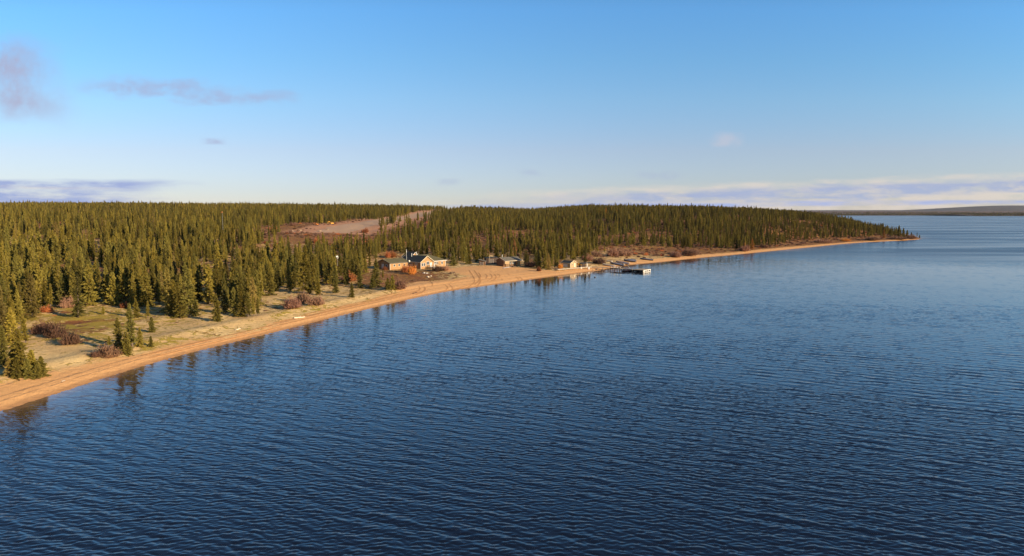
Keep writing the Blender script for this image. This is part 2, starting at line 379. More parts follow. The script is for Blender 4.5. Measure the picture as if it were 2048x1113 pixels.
# ------------------------------------------------------------------ ground sheet
def ground_material():
    m = bpy.data.materials.new('ground_cover'); m.use_nodes = True; q = NT(m.node_tree); b = q.n['Principled BSDF']
    P = q.new('ShaderNodeNewGeometry').outputs['Position']
    s = q.attr('shore'); sd = q.attr('sand'); st = q.attr('strip'); br = q.attr('brush')
    n1 = q.noise(P, .9, 5, .6); n2 = q.noise(P, .12, 4, .55); n3 = q.noise(P, 4.5, 4, .6); n4 = q.noise(P, .55, 5, .70, .8)
    # lichen heath
    lich = q.mix(n3, (.70, .47, .19), (.88, .63, .30))
    lich = q.mix(q.step(n2, .35, .65), lich, (.66, .43, .19))
    olive = q.mix(n3, (.28, .20, .03), (.52, .37, .07)); rust = q.mix(n3, (.22, .08, .03), (.38, .16, .05)); rust = q.mix(q.step(n1, .4, .6), rust, (.17, .06, .04))
    th = q.m('SUBTRACT', .585, q.m('MULTIPLY', br, .135))
    pm = q.step(q.m('SUBTRACT', n4, th), -.01, .05)
    pm2 = q.step(q.m('SUBTRACT', q.noise(q.vm('ADD', P, (31, 17, 0)), .40, 5, .70, .8), q.m('ADD', th, .055)), -.01, .04)
    heath = q.mix(q.m('MULTIPLY', pm2, .85), lich, olive); moss = q.attr('moss'); heath = q.mix(pm, heath, q.mix(q.m('MULTIPLY', moss, q.step(n2, .30, .48)), rust, olive))
    # sand
    sand = q.mix(n1, (.72, .37, .145), (.87, .485, .20))
    sand = q.mix(q.m('MULTIPLY', q.step(n3, .5, .8), .4), sand, (.50, .27, .13))
    strand = q.m('MULTIPLY', q.step(q.noise(q.mapping(P, sc=(1, 1, 1)), 1.7, 5, .7), .60, .68), q.m('MULTIPLY', q.step(s, 4, 7), .6))
    sand = q.mix(strand, sand, (.26, .14, .08))
    lw = q.m('ADD', s, q.m('MULTIPLY', n1, .8))
    for a, w in ((3.0, .22), (4.3, .3), (7.6, .35)):                # darker lines running along the shore
        g = q.m('SUBTRACT', 1.0, q.step(q.m('ABSOLUTE', q.m('SUBTRACT', lw, a)), w * .2, w))
        sand = q.mix(q.m('MULTIPLY', g, .55), sand, (.30, .16, .09))
    wet = q.m('SUBTRACT', 1.0, q.step(s, .5, 1.7)); sand = q.mix(q.m('MULTIPLY', wet, .6), sand, (.34, .17, .08))
    edge = q.m('ADD', sd, q.m('ADD', q.m('MULTIPLY', q.m('SUBTRACT', n1, .5), 5.0), q.m('MULTIPLY', q.m('SUBTRACT', n2, .5), 6.0)))
    c = q.mix(q.step(edge, -1.6, 1.2), heath, sand)
    # airstrip and its scraped margins
    soil = q.mix(n1, (.50, .22, .11), (.62, .33, .18)); soil = q.mix(q.step(n3, .55, .7), soil, (.50, .38, .26))
    grav = q.mix(n1, (.50, .31, .19), (.58, .38, .24))
    stn = q.m('ADD', st, q.m('MULTIPLY', q.m('SUBTRACT', n2, .5), 10))
    c = q.mix(q.step(stn, -24, -12), c, soil); c = q.mix(q.step(stn, -1.5, 1.0), c, grav)
    q.put(b.inputs['Base Color'], c); b.inputs['Roughness'].default_value = .92; b.inputs['Specular IOR Level'].default_value = .12
    h = q.m('ADD', q.m('MULTIPLY', n1, .5), q.m('ADD', q.m('MULTIPLY', n3, .12), q.m('MULTIPLY', q.m('MAXIMUM', pm, pm2), q.m('SUBTRACT', .25, q.m('MULTIPLY', q.step(edge, -1, 1), .25)))))
    bn = q.new('ShaderNodeBump'); bn.inputs['Strength'].default_value = .8; bn.inputs['Distance'].default_value = .5
    q.put(bn.inputs['Height'], h); q.put(b.inputs['Normal'], bn.outputs[0])
    return m
M['ground'] = ground_material()
STRIP = [(-127, 436), (-104, 436), (-104, 1320), (-127, 1320)]
def polar_grid(a0, a1, na, rr):
    ang = np.linspace(math.radians(a0), math.radians(a1), na)
    A, R = np.meshgrid(ang, rr); x = (np.sin(A) * R).ravel(); y = (np.cos(A) * R).ravel()
    nr = len(rr); i = np.arange(nr - 1)[:, None] * na + np.arange(na - 1)[None, :]; i = i.ravel()
    return x, y, np.stack([i, i + 1, i + na + 1, i + na], 1)
def set_attr(o, name, vals):
    a = o.data.attributes.new(name, 'FLOAT', 'POINT'); a.data.foreach_set('value', np.asarray(vals, np.float32))
EDGE = [(-600, 640), (-60, 700), (0, 690), (40, 650), (90, 622), (130, 618), (200, 612), (250, 616), (310, 612), (345, 626), (395, 628), (402, 590), (412, 560), (420, 600),
        (440, 618), (480, 622), (520, 618), (530, 585), (600, 582), (650, 580), (700, 568), (725, 562), (735, 545), (742, 528), (800, 528),
        (870, 528), (900, 526), (920, 530), (955, 527), (985, 524), (1045, 528), (1060, 534), (1100, 541), (1124, 538), (1130, 522), (1160, 520), (1182, 518),
        (1188, 500), (1215, 496), (1290, 494), (1370, 497), (1430, 497), (1500, 500), (1512, 494), (1560, 492), (1590, 482), (1640, 479), (1700, 476), (1760, 475), (1800, 473), (1822, 470), (1836, 462), (1850, 400), (2400, 380)]
def brush_of(x, y):
    """how much dwarf shrub covers the heath"""
    px, py = project(x, y, height(x, y))
    b = .45 + (fbm(x, y, 30, 21) - .5) * 1.0 + .5 * (py < np.interp(px, [e[0] for e in EDGE], [e[1] for e in EDGE]) - 10)  # raised inside the forest edge so the ground there is darker
    g = lambda cx, cy, rx, ry: np.exp(-(((px - cx) / rx) ** 2 + ((py - cy) / ry) ** 2))
    b = b + 1.3 * g(830, 552, 75, 13) + .9 * g(190, 645, 80, 22) + .5 * g(300, 690, 40, 12) + .9 * g(760, 560, 50, 14) + .5 * g(130, 660, 90, 30) - .6 * g(500, 640, 110, 20) - .5 * g(120, 700, 60, 25)
    b = b + .8 * np.exp(-((py - 470) / 25) ** 2) * sstep(px, 500, 700) + .55 * sstep(y, 330, 420) + .35 * g(1350, 505, 120, 12)
    return np.clip(b, -.4, 1.6)
rr = np.concatenate([np.geomspace(25, 60, 60)[:-1], np.geomspace(60, 1500, 860)[:-1], np.geomspace(1500, 5200, 60)])
gx, gy, gf = polar_grid(-62, 42, 860, rr)
gs = s_of(gx, gy); gh = height(gx, gy, gs)
go = mesh_np('ground', np.stack([gx, gy, gh], 1), gf, M['ground'], smooth=True)
set_attr(go, 'shore', gs); set_attr(go, 'sand', sdist(gx, gy, sand_poly)); set_attr(go, 'strip', sdist(gx, gy, STRIP)); set_attr(go, 'brush', brush_of(gx, gy)); set_attr(go, 'moss', .9 * (1 - sstep(gy, 150, 215)) + .15)
tag(go, kind='structure')

# ------------------------------------------------------------------ lake: wind waves as real relief out to 450 m
def water_material():
    m = bpy.data.materials.new('lake_water'); m.use_nodes = True; q = NT(m.node_tree); b = q.n['Principled BSDF']
    off = q.attr('offshore'); far_ = q.attr('open_lake'); P = q.new('ShaderNodeNewGeometry').outputs['Position']
    shallow = q.m('SUBTRACT', 1.0, q.step(off, 0.5, 14)); edge_ = q.m('SUBTRACT', 1.0, q.step(off, 0.0, 3.0))
    c = q.mix(shallow, WATER_BODY, (.12, .075, .045)); c = q.mix(q.m('MULTIPLY', edge_, .8), c, (.34, .19, .10))
    q.put(b.inputs['Base Color'], c); b.inputs['IOR'].default_value = WATER_IOR; b.inputs['Specular IOR Level'].default_value = .5
    gust = q.noise(q.mapping(P, rot=(0, 0, .25), sc=(.35, 1.6, 1)), .010, 4, .6)
    q.put(b.inputs['Roughness'], q.m('ADD', .08, q.m('MULTIPLY', far_, q.m('ADD', .10, q.m('MULTIPLY', q.step(gust, .36, .64), .14)))))
    return m
WATER_IOR = 1.62; WATER_BODY = (.007, .009, .016)
M['water'] = water_material()
def wave_field(N=512, L=31.0, seed=3):
    rg = np.random.RandomState(seed); k1 = np.fft.fftfreq(N, L / N) * 2 * math.pi; KX, KY = np.meshgrid(k1, k1); K = np.hypot(KX, KY); K[0, 0] = 1e-6
    TH = np.arctan2(KY, KX); n1 = rg.randn(N, N) + 1j * rg.randn(N, N)
    def comp(lam, sig, ang, pw, slope):
        kp = 2 * math.pi / lam; A = np.exp(-np.log(K / kp) ** 2 / (2 * sig * sig)) * np.clip(np.cos(TH - ang), 0, 1) ** pw / K ** 2
        A[0, 0] = 0; Hk = n1 * A; sx = np.fft.ifft2(1j * KX * Hk).real; sy = np.fft.ifft2(1j * KY * Hk).real
        return Hk * slope / math.sqrt((sx ** 2 + sy ** 2).mean())
    Hk = comp(.58, .44, math.radians(78), 3, .112) + comp(1.9, .24, math.radians(62), 14, .036) + comp(.40, .25, math.radians(105), 2, .04)
    h = np.fft.ifft2(Hk).real; dx = np.fft.ifft2(-1j * KX / K * Hk).real; dy = np.fft.ifft2(-1j * KY / K * Hk).real
    return h, dx, dy, N / L
def sample_per(F_, x, y, r):
    N = F_.shape[0]; u_ = x * r; v_ = y * r; i = np.floor(u_).astype(int); j = np.floor(v_).astype(int); fu = u_ - i; fv = v_ - j
    g = lambda a, b_: F_[b_ % N, a % N]
    return (g(i, j) * (1 - fu) + g(i + 1, j) * fu) * (1 - fv) + (g(i, j + 1) * (1 - fu) + g(i + 1, j + 1) * fu) * fv
def build_lake():
    wr = np.concatenate([np.linspace(5, 40, 12)[:-1], np.arange(40, 70, .085), np.arange(70, 100, .11), np.arange(100, 260, .19), np.arange(260, 450, .30), np.geomspace(450, 40000, 150)])
    ang = np.radians(np.concatenate([np.linspace(-82, -42, 16)[:-1], np.linspace(-42, 42, 960), np.linspace(42, 82, 16)[1:]]))
    A, R_ = np.meshgrid(ang, wr); x = (np.sin(A) * R_).ravel(); y = (np.cos(A) * R_).ravel(); na = len(ang); nr = len(wr)
    # offshore distance on a coarse grid, then interpolated along the same polar layout
    ci = np.arange(0, na, 6); ci = np.append(ci, na - 1) if ci[-1] != na - 1 else ci; ri = np.arange(0, nr, 6); ri = np.append(ri, nr - 1) if ri[-1] != nr - 1 else ri
    so = -s_of(np.sin(A[np.ix_(ri, ci)]) * R_[np.ix_(ri, ci)], np.cos(A[np.ix_(ri, ci)]) * R_[np.ix_(ri, ci)])
    tmp = np.stack([np.interp(np.arange(na), ci, row) for row in so]); off = np.stack([np.interp(np.arange(nr), ri, tmp[:, k]) for k in range(na)], 1).ravel()
    h, dx, dy, r = wave_field()
    lee = off + 60 * sstep(x, 70, 170) + 14 * (1 - sstep(y, 185, 235)) + (vnoise(x, y, 22, 4) - .5) * 16
    gust = fbm(x + .4 * y, y * 2.2, 90, 61, 3)
    amp = (.10 + .90 * sstep(lee, 1, 26)) * (.82 + .34 * sstep(gust, .30, .68)) * (1 - sstep(R_.ravel(), 390, 450)) * (np.abs(A.ravel()) < .734)
    amp = amp * (1 - .42 * sstep(R_.ravel(), 100, 250))
    z = sample_per(h, x, y, r) * amp; X_ = x + sample_per(dx, x, y, r) * amp * .9; Y_ = y + sample_per(dy, x, y, r) * amp * .9
    i = (np.arange(nr - 1)[:, None] * na + np.arange(na - 1)[None, :]).ravel(); Fq = np.stack([i, i + 1, i + na + 1, i + na], 1)
    Fq = Fq[(off[Fq] > -6).any(1)]
    used = np.zeros(len(x), bool); used[Fq.ravel()] = True; remap = np.cumsum(used) - 1
    o = mesh_np('lake', np.stack([X_, Y_, z], 1)[used], remap[Fq], M['water'], smooth=True)
    set_attr(o, 'offshore', np.clip(off, -50, 400)[used]); set_attr(o, 'open_lake', sstep(R_.ravel(), 330, 450)[used])
    return tag(o, kind='structure')
build_lake()

# ------------------------------------------------------------------ far shore, kilometres off across the lake
def far_land(name, D0, depth, x0, x1, hfun, c0, c1, seed):
    m = bpy.data.materials.new(name + '_cover'); m.use_nodes = True; q = NT(m.node_tree); b = q.n['Principled BSDF']
    P = q.new('ShaderNodeNewGeometry').outputs['Position']
    c = q.mix(q.step(q.noise(q.mapping(P, sc=(1, .5, 1)), .006, 6, .65), .42, .6), c0, c1)
    c = q.mix(q.m('MULTIPLY', q.step(q.noise(P, .06, 3, .7), .45, .6), .6), c, (.04, .04, .03))
    q.put(b.inputs['Base Color'], c); b.inputs['Roughness'].default_value = .95
    nx, ny = 240, 40; xs = np.linspace(x0, x1, nx); ys = np.linspace(0, 1, ny)
    Xg, Yg = np.meshgrid(xs, ys); coast = D0 + (fbm(Xg, Xg * 0, 500, seed) - .5) * 260
    Zg = hfun(Xg, Yg) ; yw = coast + Yg * depth
    Zg = np.where(Yg < .01, -1, Zg + (fbm(Xg, yw, 220, seed + 3) - .5) * 5 * Yg)
    i = (np.arange(ny - 1)[:, None] * nx + np.arange(nx - 1)[None, :]).ravel()
    o = mesh_np(name, np.stack([Xg.ravel(), yw.ravel(), Zg.ravel()], 1), np.stack([i, i + 1, i + nx + 1, i + nx], 1), m, smooth=True)
    return tag(o, kind='structure'), (D0, seed)
far_land('far_shore', 4300, 1500, 1500, 6500, lambda x, y: 2 + 26 * sstep(y, 0, .8), (.13, .065, .045), (.20, .10, .065), 41)
far_land('far_hills', 6800, 1800, 1500, 9500, lambda x, y: 8 + (34 + 52 * sstep(x, 4300, 5600)) * np.sin(np.clip(y, 0, 1) * math.pi) ** .6, (.065, .06, .065), (.10, .075, .07), 57)
far_land('near_point', 3850, 500, 2580, 5200, lambda x, y: 1.5 + 8 * np.sin(np.clip(y, 0, 1) * math.pi), (.10, .06, .04), (.15, .08, .05), 71)

# ------------------------------------------------------------------ spruce prototypes
def spruce_mesh(seed, Hh, R, bushy=.0, ragged=.3, dens=1.0, gap=0.06):
    rg = np.random.RandomState(seed); V = []; n_b = int(115 * dens)
    tri = []
    for i in range(n_b):
        k = (i + .5) / n_b; zf = gap + (1 - gap) * k ** .92
        env = (1 - zf) ** .72 * (1 - .35 * math.exp(-(zf / .10))) + .035
        if bushy: env += bushy * math.exp(-zf / .07)
        env *= 1 + ragged * (rg.rand() - .5) * 2 * (1 if zf < .9 else .4)
        env *= 1 + .25 * math.sin(zf * 23 + seed)
        L = R * env; a = i * 2.39996 + rg.rand() * .9; z0 = zf * Hh
        droop = -.18 - .28 * (1 - zf) + .5 * max(zf - .75, 0) + rg.randn() * .10
        ca, sa = math.cos(a), math.sin(a); nt = int(7 + 9 * L / R)
        for j in range(nt):
            tt = (j + .4 + rg.rand() * .6) / nt * 1.02; r = L * tt
            zc = z0 + droop * r + .16 * r * tt + rg.randn() * .05
            side = -1 if j % 2 else 1; w = .10 + .05 * rg.rand(); ln = (.20 + .26 * (1 - tt) + .10 * rg.rand()) * (.55 + .6 * L / R)
            an = a + side * (.55 + rg.rand() * .7); cx, cy = ca * r, sa * r
            tx, ty, tz = cx + math.cos(an) * ln, cy + math.sin(an) * ln, zc - .03 - .10 * rg.rand() + .08 * rg.randn()
            ox, oy = -math.sin(an) * w, math.cos(an) * w; dz = rg.randn() * .09
            tri.append(((cx + ox, cy + oy, zc + dz), (cx - ox, cy - oy, zc - dz), (tx, ty, tz)))
            if j % 2 == 0:
                tri.append(((cx - ca * .1, cy - sa * .1, zc + .06), (cx + ca * .20, cy + sa * .20, zc + .02), (cx + rg.randn() * .06, cy + rg.randn() * .06, zc - .20 - .1 * rg.rand())))
    # leader
    for j in range(12):
        a = j * 2.4; z = Hh * (1 - .006 * j); w = .03 + .013 * j
        tri.append(((math.cos(a) * w, math.sin(a) * w, z - .22), (math.cos(a + 2.6) * w, math.sin(a + 2.6) * w, z - .22), (0, 0, z)))
    V = np.array(tri).reshape(-1, 3); return V, np.arange(len(V)).reshape(-1, 3)
def trunk_mesh(Hh, r, seed):
    rg = random.Random(seed); mb = MB(); n = 6; seg = 5; pts = [(rg.uniform(-.05, .05) * i, rg.uniform(-.05, .05) * i, Hh * .97 * i / seg) for i in range(seg + 1)]
    pts[0] = (0, 0, -.4); V = []; Fc = []
    for i, p in enumerate(pts):
        rad = r * (1 - i / (seg + .3)) + .012
        V += [(p[0] + math.cos(2 * math.pi * k / n) * rad, p[1] + math.sin(2 * math.pi * k / n) * rad, p[2]) for k in range(n)]
    for i in range(seg):
        Fc += [(i * n + k, i * n + (k + 1) % n, (i + 1) * n + (k + 1) % n, (i + 1) * n + k) for k in range(n)]
    mb.add(V, Fc)
    for _ in range(9):                                             # dead lower limbs
        a = rg.uniform(0, 6.28); z = Hh * rg.uniform(.03, .2); L = rg.uniform(.4, 1.0)
        mb.tube((0, 0, z), (math.cos(a) * L, math.sin(a) * L, z - L * .25), .03, .008, 3)
    return mb
PSPEC = [  # height, radius, bushy skirt, raggedness, density, bare stem
    (9.5, 1.60, .30, .42, 1.20, .03), (10.0, 1.20, .10, .42, 1.05, .06), (8.5, 1.35, .25, .50, 1.0, .05), (9.0, .95, .0, .45, .85, .14),
    (7.5, 1.30, .35, .36, 1.1, .02), (8.0, .80, .0, .50, .75, .16), (10.5, 1.45, .15, .58, 1.05, .08), (6.0, 1.25, .45, .34, 1.0, .01)]
crown_me, trunk_me, PH = [], [], []
for i, (hh, rd, bu, ra, de, ga) in enumerate(PSPEC):
    V, T = spruce_mesh(100 + i, hh, rd, bu, ra, de, ga)
    o = mesh_np('crown', V, T, M['needle']); crown_me.append(o.data); bpy.data.objects.remove(o)
    o = trunk_mesh(hh, .05 + hh * .011, i).build('trunk', M['bark']); trunk_me.append(o.data); bpy.data.objects.remove(o); PH.append(hh)
proto_objs = {}
def add_tree(x, y, z, hgt, proto, rz, label, cat='tree', group=None, name='spruce_tree', crown=None, wide=1.0, cmat=None):
    o = bpy.data.objects.new(name, None); C.objects.link(o); o.empty_display_size = .5
    k = hgt / PH[proto]; o.location = (x, y, z - .05); o.rotation_euler = (.04 * math.sin(rz * 37), .04 * math.sin(rz * 53), rz); o.scale = (k * wide, k * wide, k)
    tag(o, label, cat, group)
    a = bpy.data.objects.new('crown', crown or crown_me[proto]); C.objects.link(a); a.parent = o
    b = bpy.data.objects.new('trunk', trunk_me[proto]); C.objects.link(b); b.parent = o
    if name == 'spruce_tree' and proto not in proto_objs: proto_objs[proto] = (a, b)
    return o

# ---- front trees traced one by one: (px, base py, top py, prototype, label)
FRONT = [
 (8, 736, 652, 1, 'dark spruce cut by left photo edge, in the nearest clump above the beach'),
 (44, 752, 658, 0, 'tallest full spruce of the nearest clump, lower left above the beach'),
 (30, 745, 690, 4, 'shorter bushy spruce leaning into the nearest clump at lower left'),
 (64, 752, 700, 7, 'low spruce at the right foot of the nearest clump, lower left'),
 (86, 753, 712, 7, 'smallest outer spruce on the beach side of the nearest clump'),
 (20, 752, 715, 7, 'low bushy spruce at the foot of the nearest clump, near left edge'),
 (56, 756, 716, 7, 'knee high bushy spruce at front foot of nearest clump'),
 (74, 757, 722, 7, 'low bushy spruce between clump and the smallest outer one'),
 (34, 757, 718, 7, 'rounded low spruce at front of nearest clump, left of knee high one'),
 (27, 690, 616, 2, 'pointed spruce standing just behind the nearest clump at far left'),
 (52, 688, 628, 3, 'narrow spruce behind the nearest clump, left of purple brown shrubs'),
 (5, 690, 570, 1, 'tall spruce on left photo edge behind the nearest clump'),
 (156, 634, 553, 6, 'ragged tall spruce with bare lower trunk at front of left forest'),
 (150, 634, 612, 7, 'low green skirt of young spruce around the ragged tall spruce'),
 (206, 629, 612, 7, 'tiny spruce on pale lichen between ragged spruce and pair'),
 (265, 698, 608, 3, 'tallest slim spruce of the group of five above the beach'),
 (240, 702, 636, 2, 'left bushy spruce of the group of five above the beach'),
 (253, 709, 664, 7, 'low spruce at front foot of the group of five above the beach'),
 (280, 694, 655, 4, 'short spruce on right side of the group of five above beach'),
 (302, 694, 672, 7, 'knee high bushy spruce nearest the sand right of the group'),
 (219, 690, 672, 7, 'very small spruce left of the group of five above the beach'),
 (304, 665, 634, 7, 'small lone spruce on lichen behind the group of five'),
 (273, 636, 598, 4, 'left of two small spruces on the lichen at forest edge'),
 (295, 636, 602, 3, 'right of two small spruces on the lichen at forest edge'),
 (345, 630, 560, 0, 'left broad spruce of dense clump jutting from forest edge'),
 (360, 636, 566, 0, 'pale bushy spruce at front of dense clump jutting from forest'),
 (378, 634, 540, 6, 'tall spruce at right of dense clump jutting from forest'),
 (392, 632, 598, 7, 'low spruce at right foot of dense clump jutting from forest'),
 (435, 643, 592, 4, 'small lone spruce in front of open lane, on lichen slope'),
 (419, 608, 530, 2, 'dark spruce on right side of the open lichen lane'),
 (451, 628, 557, 1, 'tall dark spruce behind the row of slim spruces'),
 (470, 632, 575, 2, 'dark spruce joining tall one to the row of slim spruces'),
 (485, 634, 584, 4, 'leftmost of the row of slim spruces above bare slope'),
 (496, 634, 582, 3, 'second of the row of slim spruces above bare slope'),
 (507, 633, 594, 5, 'third of the row of slim spruces above bare slope'),
 (516, 632, 596, 5, 'rightmost of the row of slim spruces above bare slope'),
 (541, 591, 530, 0, 'bright full spruce standing clear left of the pink shrubs'),
 (528, 584, 537, 3, 'narrow spruce close behind the bright full spruce'),
 (584, 580, 555, 5, 'thin small spruce on lichen behind the pink shrubs'),
 (607, 588, 494, 6, 'very tall ragged spruce rising behind the pink shrubs'),
 (637, 590, 562, 7, 'low spruce touching right end of the pink shrubs'),
 (618, 588, 545, 2, 'mid height spruce between tall ragged one and low one'),
 (671, 586, 553, 4, 'small spruce left of the rust orange shrub'),
 (704, 595, 566, 4, 'small lone spruce nearest the sand right of pink shrubs'),
 (720, 577, 538, 2, 'dark spruce just right of the rust orange shrub'),
 (752, 574, 520, 2, 'dark spruce standing in front of left end of lodge'),
 (745, 576, 548, 7, 'low dark spruce beside the one before the lodge'),
 (766, 558, 539, 5, 'thin little spruce before the lodge entrance end'),
 (775, 580, 556, 7, 'left of twin bright bushy spruces at sand edge before lodge'),
 (785, 580, 551, 7, 'right of twin bright bushy spruces at sand edge before lodge'),
 (906, 532, 497, 4, 'bright conical spruce standing clear at right end of lodge'),
 (1170, 528, 496, 3, 'lone narrow spruce between boat shed and brown shrubs'),
 (1194, 509, 489, 4, 'small dark spruce on heath above the beached boats'),
 (1209, 505, 491, 5, 'thin small spruce on heath right of small dark one'),
 (1797, 475, 452, 2, 'last full sized spruce before the low trees at the point'),
 (1806, 476, 457, 4, 'shorter spruce right of last full sized one at the point'),
 (1814, 476, 461, 7, 'low bushy spruce between brush and the tip of point'),
 (1822, 477, 465, 4, 'little spruce left of the two dark ones at tip'),
 (1834, 474, 465, 5, 'small dark spruce nearest the tip of the point'),
 (1839, 476, 470, 7, 'tiny dark spruce at very end of the point'),
]
rnd = random.Random(5)
FX, FY = [], []
for (px, pb, pt, pr, lab) in FRONT:
    x, y, z = ground(px, pb); hg = (pb - pt) / F * y * 1.04
    lim = hg; add_tree(x, y, z, hg, pr, rnd.uniform(0, 6.28), lab, group=None, wide=(1.35 if px < 90 and pb > 730 else 1.15 if hg > 4.5 else 1.2)); FX.append(x); FY.append(y)

for px in (1211, 1232, 1292, 1197):
    for d_ in (0, 4, 8): FX.append((px - CX) / F * (690 - d_)); FY.append(690.0 - d_)
for px, pb in ((1505, 501), (1489, 502), (1030, 514), (950, 514), (1768, 478)):
    x, y, z = ground(px, pb)
    for d_ in (0, 3): FX.append(x - x / y * d_); FY.append(y - d_)

# ------------------------------------------------------------------ the forest: jittered grid, thinned by clearings
FOOT = [((-45.8, 255.5), 53.13, -3, 27.5, -10, 9.5), ((-2.8, 275.3), 41.4, -2, 10.5, -3, 7.5), ((-42.5, 286.), 53.13, -2, 9, -5, 6), ((-8.3, 281), 0, -3, 3.5, -5, 4.5), ((-12.2, 279), 0, -2, 2, -4, 3)]
def built_on(x, y):
    r = np.zeros(np.shape(x), bool)
    for (ox, oy), a_, u0, u1, v0, v1 in FOOT:
        c_, s_ = math.cos(math.radians(a_)), math.sin(math.radians(a_)); uu = (x - ox) * c_ + (y - oy) * s_; vv = -(x - ox) * s_ + (y - oy) * c_
        r |= (uu > u0) & (uu < u1) & (vv > v0) & (vv < v1)
    return r
LODGE_CLEAR = [(738, 545), (742, 529), (800, 529), (870, 529), (902, 529), (900, 545)]
LANES = [[(398, 620), (405, 565), (425, 560), (440, 620)], [(150, 500), (165, 470), (215, 480), (200, 520)], [(170, 570), (185, 530), (210, 530), (205, 570)],
         [(500, 500), (540, 478), (640, 482), (620, 515), (520, 520)], [(730, 480), (860, 488), (870, 502), (760, 492)], [(1180, 476), (1330, 466), (1350, 478), (1200, 486)],
         [(930, 478), (1060, 470), (1080, 482), (960, 492)], [(1330, 505), (1410, 496), (1440, 500), (1380, 512)], [(668, 548), (671, 512), (682, 512), (686, 548)]]
def scatter_points():
    rg = np.random.RandomState(77); out = []
    for (d0, d1, sp_) in ((70, 330, 3.5), (330, 620, 3.9), (620, 1000, 4.6), (1000, 1500, 6.0)):
        ys = np.arange(d0, d1, sp_); xs = np.arange(-1250, 520, sp_); Xg, Yg = np.meshgrid(xs, ys)
        Xg = (Xg + rg.uniform(-.48, .48, Xg.shape) * sp_).ravel(); Yg = (Yg + rg.uniform(-.48, .48, Yg.shape) * sp_).ravel()
        k = (Xg / Yg > -1.0) & (Xg / Yg < .72); out.append(np.stack([Xg[k], Yg[k]], 1))
    P = np.concatenate(out); x, y = P[:, 0], P[:, 1]; s = s_of(x, y); k = s > 8; x, y, s = x[k], y[k], s[k]
    z = height(x, y, s); px, py = project(x, y, z)
    keep = py < np.interp(px, [e[0] for e in EDGE], [e[1] for e in EDGE])
    keep &= ~inside(px, py, LODGE_CLEAR) & ~built_on(x, y)
    lane = np.zeros(len(x), bool)
    for L in LANES: lane |= inside(px, py, L)
    r = rg.rand(len(x)); keep &= ~(lane & (r > .12))
    st = sdist(x, y, STRIP); keep &= (st < np.where((x > -104) | (y > 640), -2.5 - 3 * vnoise(x, y, 25, 8), -9 - 8 * vnoise(x, y, 25, 8))) & ~((y > 900) & (np.abs(x + 118) < 22))
    keep &= ~((x > -165) & (x < -98) & (y > 380) & (y < 520) & (r > .12))
    keep &= ~((x > -102) & (x < -60) & (y > 420) & (y < 900) & (r > .75))
    keep &= ~((x > -142) & (x < -101) & (y > 428) & (y < 640))
    tt = project(x, y, z + 8)[1]; lim = np.interp(px, [555, 575, 745, 800, 862], [440, 463, 463, 446, 428])
    keep &= ~((px > 560) & (px < 862) & (py > lim - 2) & (tt < lim) & (r > np.interp(px, [745, 800], [.0, .16])) & (y < 1000) & (x > -142))
    cl = fbm(x, y, 26, 13); thin = sstep(cl, .52, .68) * .78 + .08
    thin = np.where((py > 440) & (px > 560) & (px < 1340), thin + .18, thin)
    keep &= rg.rand(len(x)) > thin
    d = np.full(len(x), 1e9)
    for fx, fy in zip(FX, FY): d = np.minimum(d, (x - fx) ** 2 + (y - fy) ** 2)
    keep &= d > 3.2
    x, y, z, px, py = x[keep], y[keep], z[keep], px[keep], py[keep]
    hh = 4.6 + 4.3 * rg.rand(len(x)) + (fbm(x, y, 40, 31) - .5) * 3.2; hh = np.where(rg.rand(len(x)) < .13, hh * .55, hh); hh = np.where(rg.rand(len(x)) < .06, hh + 2.2, hh); hh = np.clip(hh + .9 * (1 - sstep(y, 180, 330)), 2, 11.5)
    hh *= np.where(px > 1500, .95, 1.0)
    return x, y, z, px, py, hh
tx, ty, tz, tpx, tpy, th = scatter_points()
trot = np.random.RandomState(3).rand(len(tx)) * 6.283
tpr = np.random.RandomState(4).choice(8, len(tx), p=[.15, .17, .13, .15, .08, .12, .14, .06])
app = np.where((tpx > -15) & (tpx < 2063), th / ty, 0)
tpr = np.where((ty > 300) & (np.isin(tpr, [0, 7])), 3, tpr)
order = np.argsort(-app); N_IND = 300 - len(FRONT)
ind = order[:N_IND]; rest = order[N_IND:]
SHAPE = ['full', 'pointed', 'dark full', 'slender', 'bushy', 'thin', 'ragged', 'low bushy']
def zone_label(px, py, h, pr):
    size = 'tall' if h > 9.3 else 'short' if h < 6.2 else 'medium'
    if px < 60: w, g = 'in forest touching left photo edge', 'left edge'
    elif px < 120: w, g = 'in left forest behind the purple brown thicket', 'behind thicket'
    elif px < 260: w, g = 'in left forest behind the ragged tall spruce', 'behind ragged spruce'
    elif px < 410: w, g = 'in left forest behind the dense jutting clump', 'behind jutting clump'
    elif px < 530: w, g = 'in forest behind the row of slim spruces', 'behind slim row'
    elif px < 660: w, g = 'in forest behind the pink shrubs', 'behind pink shrubs'
    elif px < 745: w, g = 'in forest between pink shrubs and the lodge', 'left of lodge'
    elif px < 915: w, g = 'in forest close behind the lodge', 'behind lodge'
    elif px < 1060: w, g = 'in forest behind the dark cabin', 'behind cabin'
    else: w, g = 'in forest between dark cabin and boat shed', 'beside boat shed'
    row = 'front rows' if py > np.interp(px, [e[0] for e in EDGE], [e[1] for e in EDGE]) - 28 else 'deeper rows'
    return '%s %s spruce %s, %s' % (size, SHAPE[pr], w, row), '%s %s spruces %s, %s' % (size, SHAPE[pr], g, row)
for i in ind:
    lab, grp = zone_label(tpx[i], tpy[i], th[i], tpr[i])
    add_tree(float(tx[i]), float(ty[i]), float(tz[i]), float(th[i]), int(tpr[i]), float(trot[i]), lab, group=grp)
for pr in range(8):
    if pr not in proto_objs: proto_objs[pr] = list(proto_objs.values())[0]

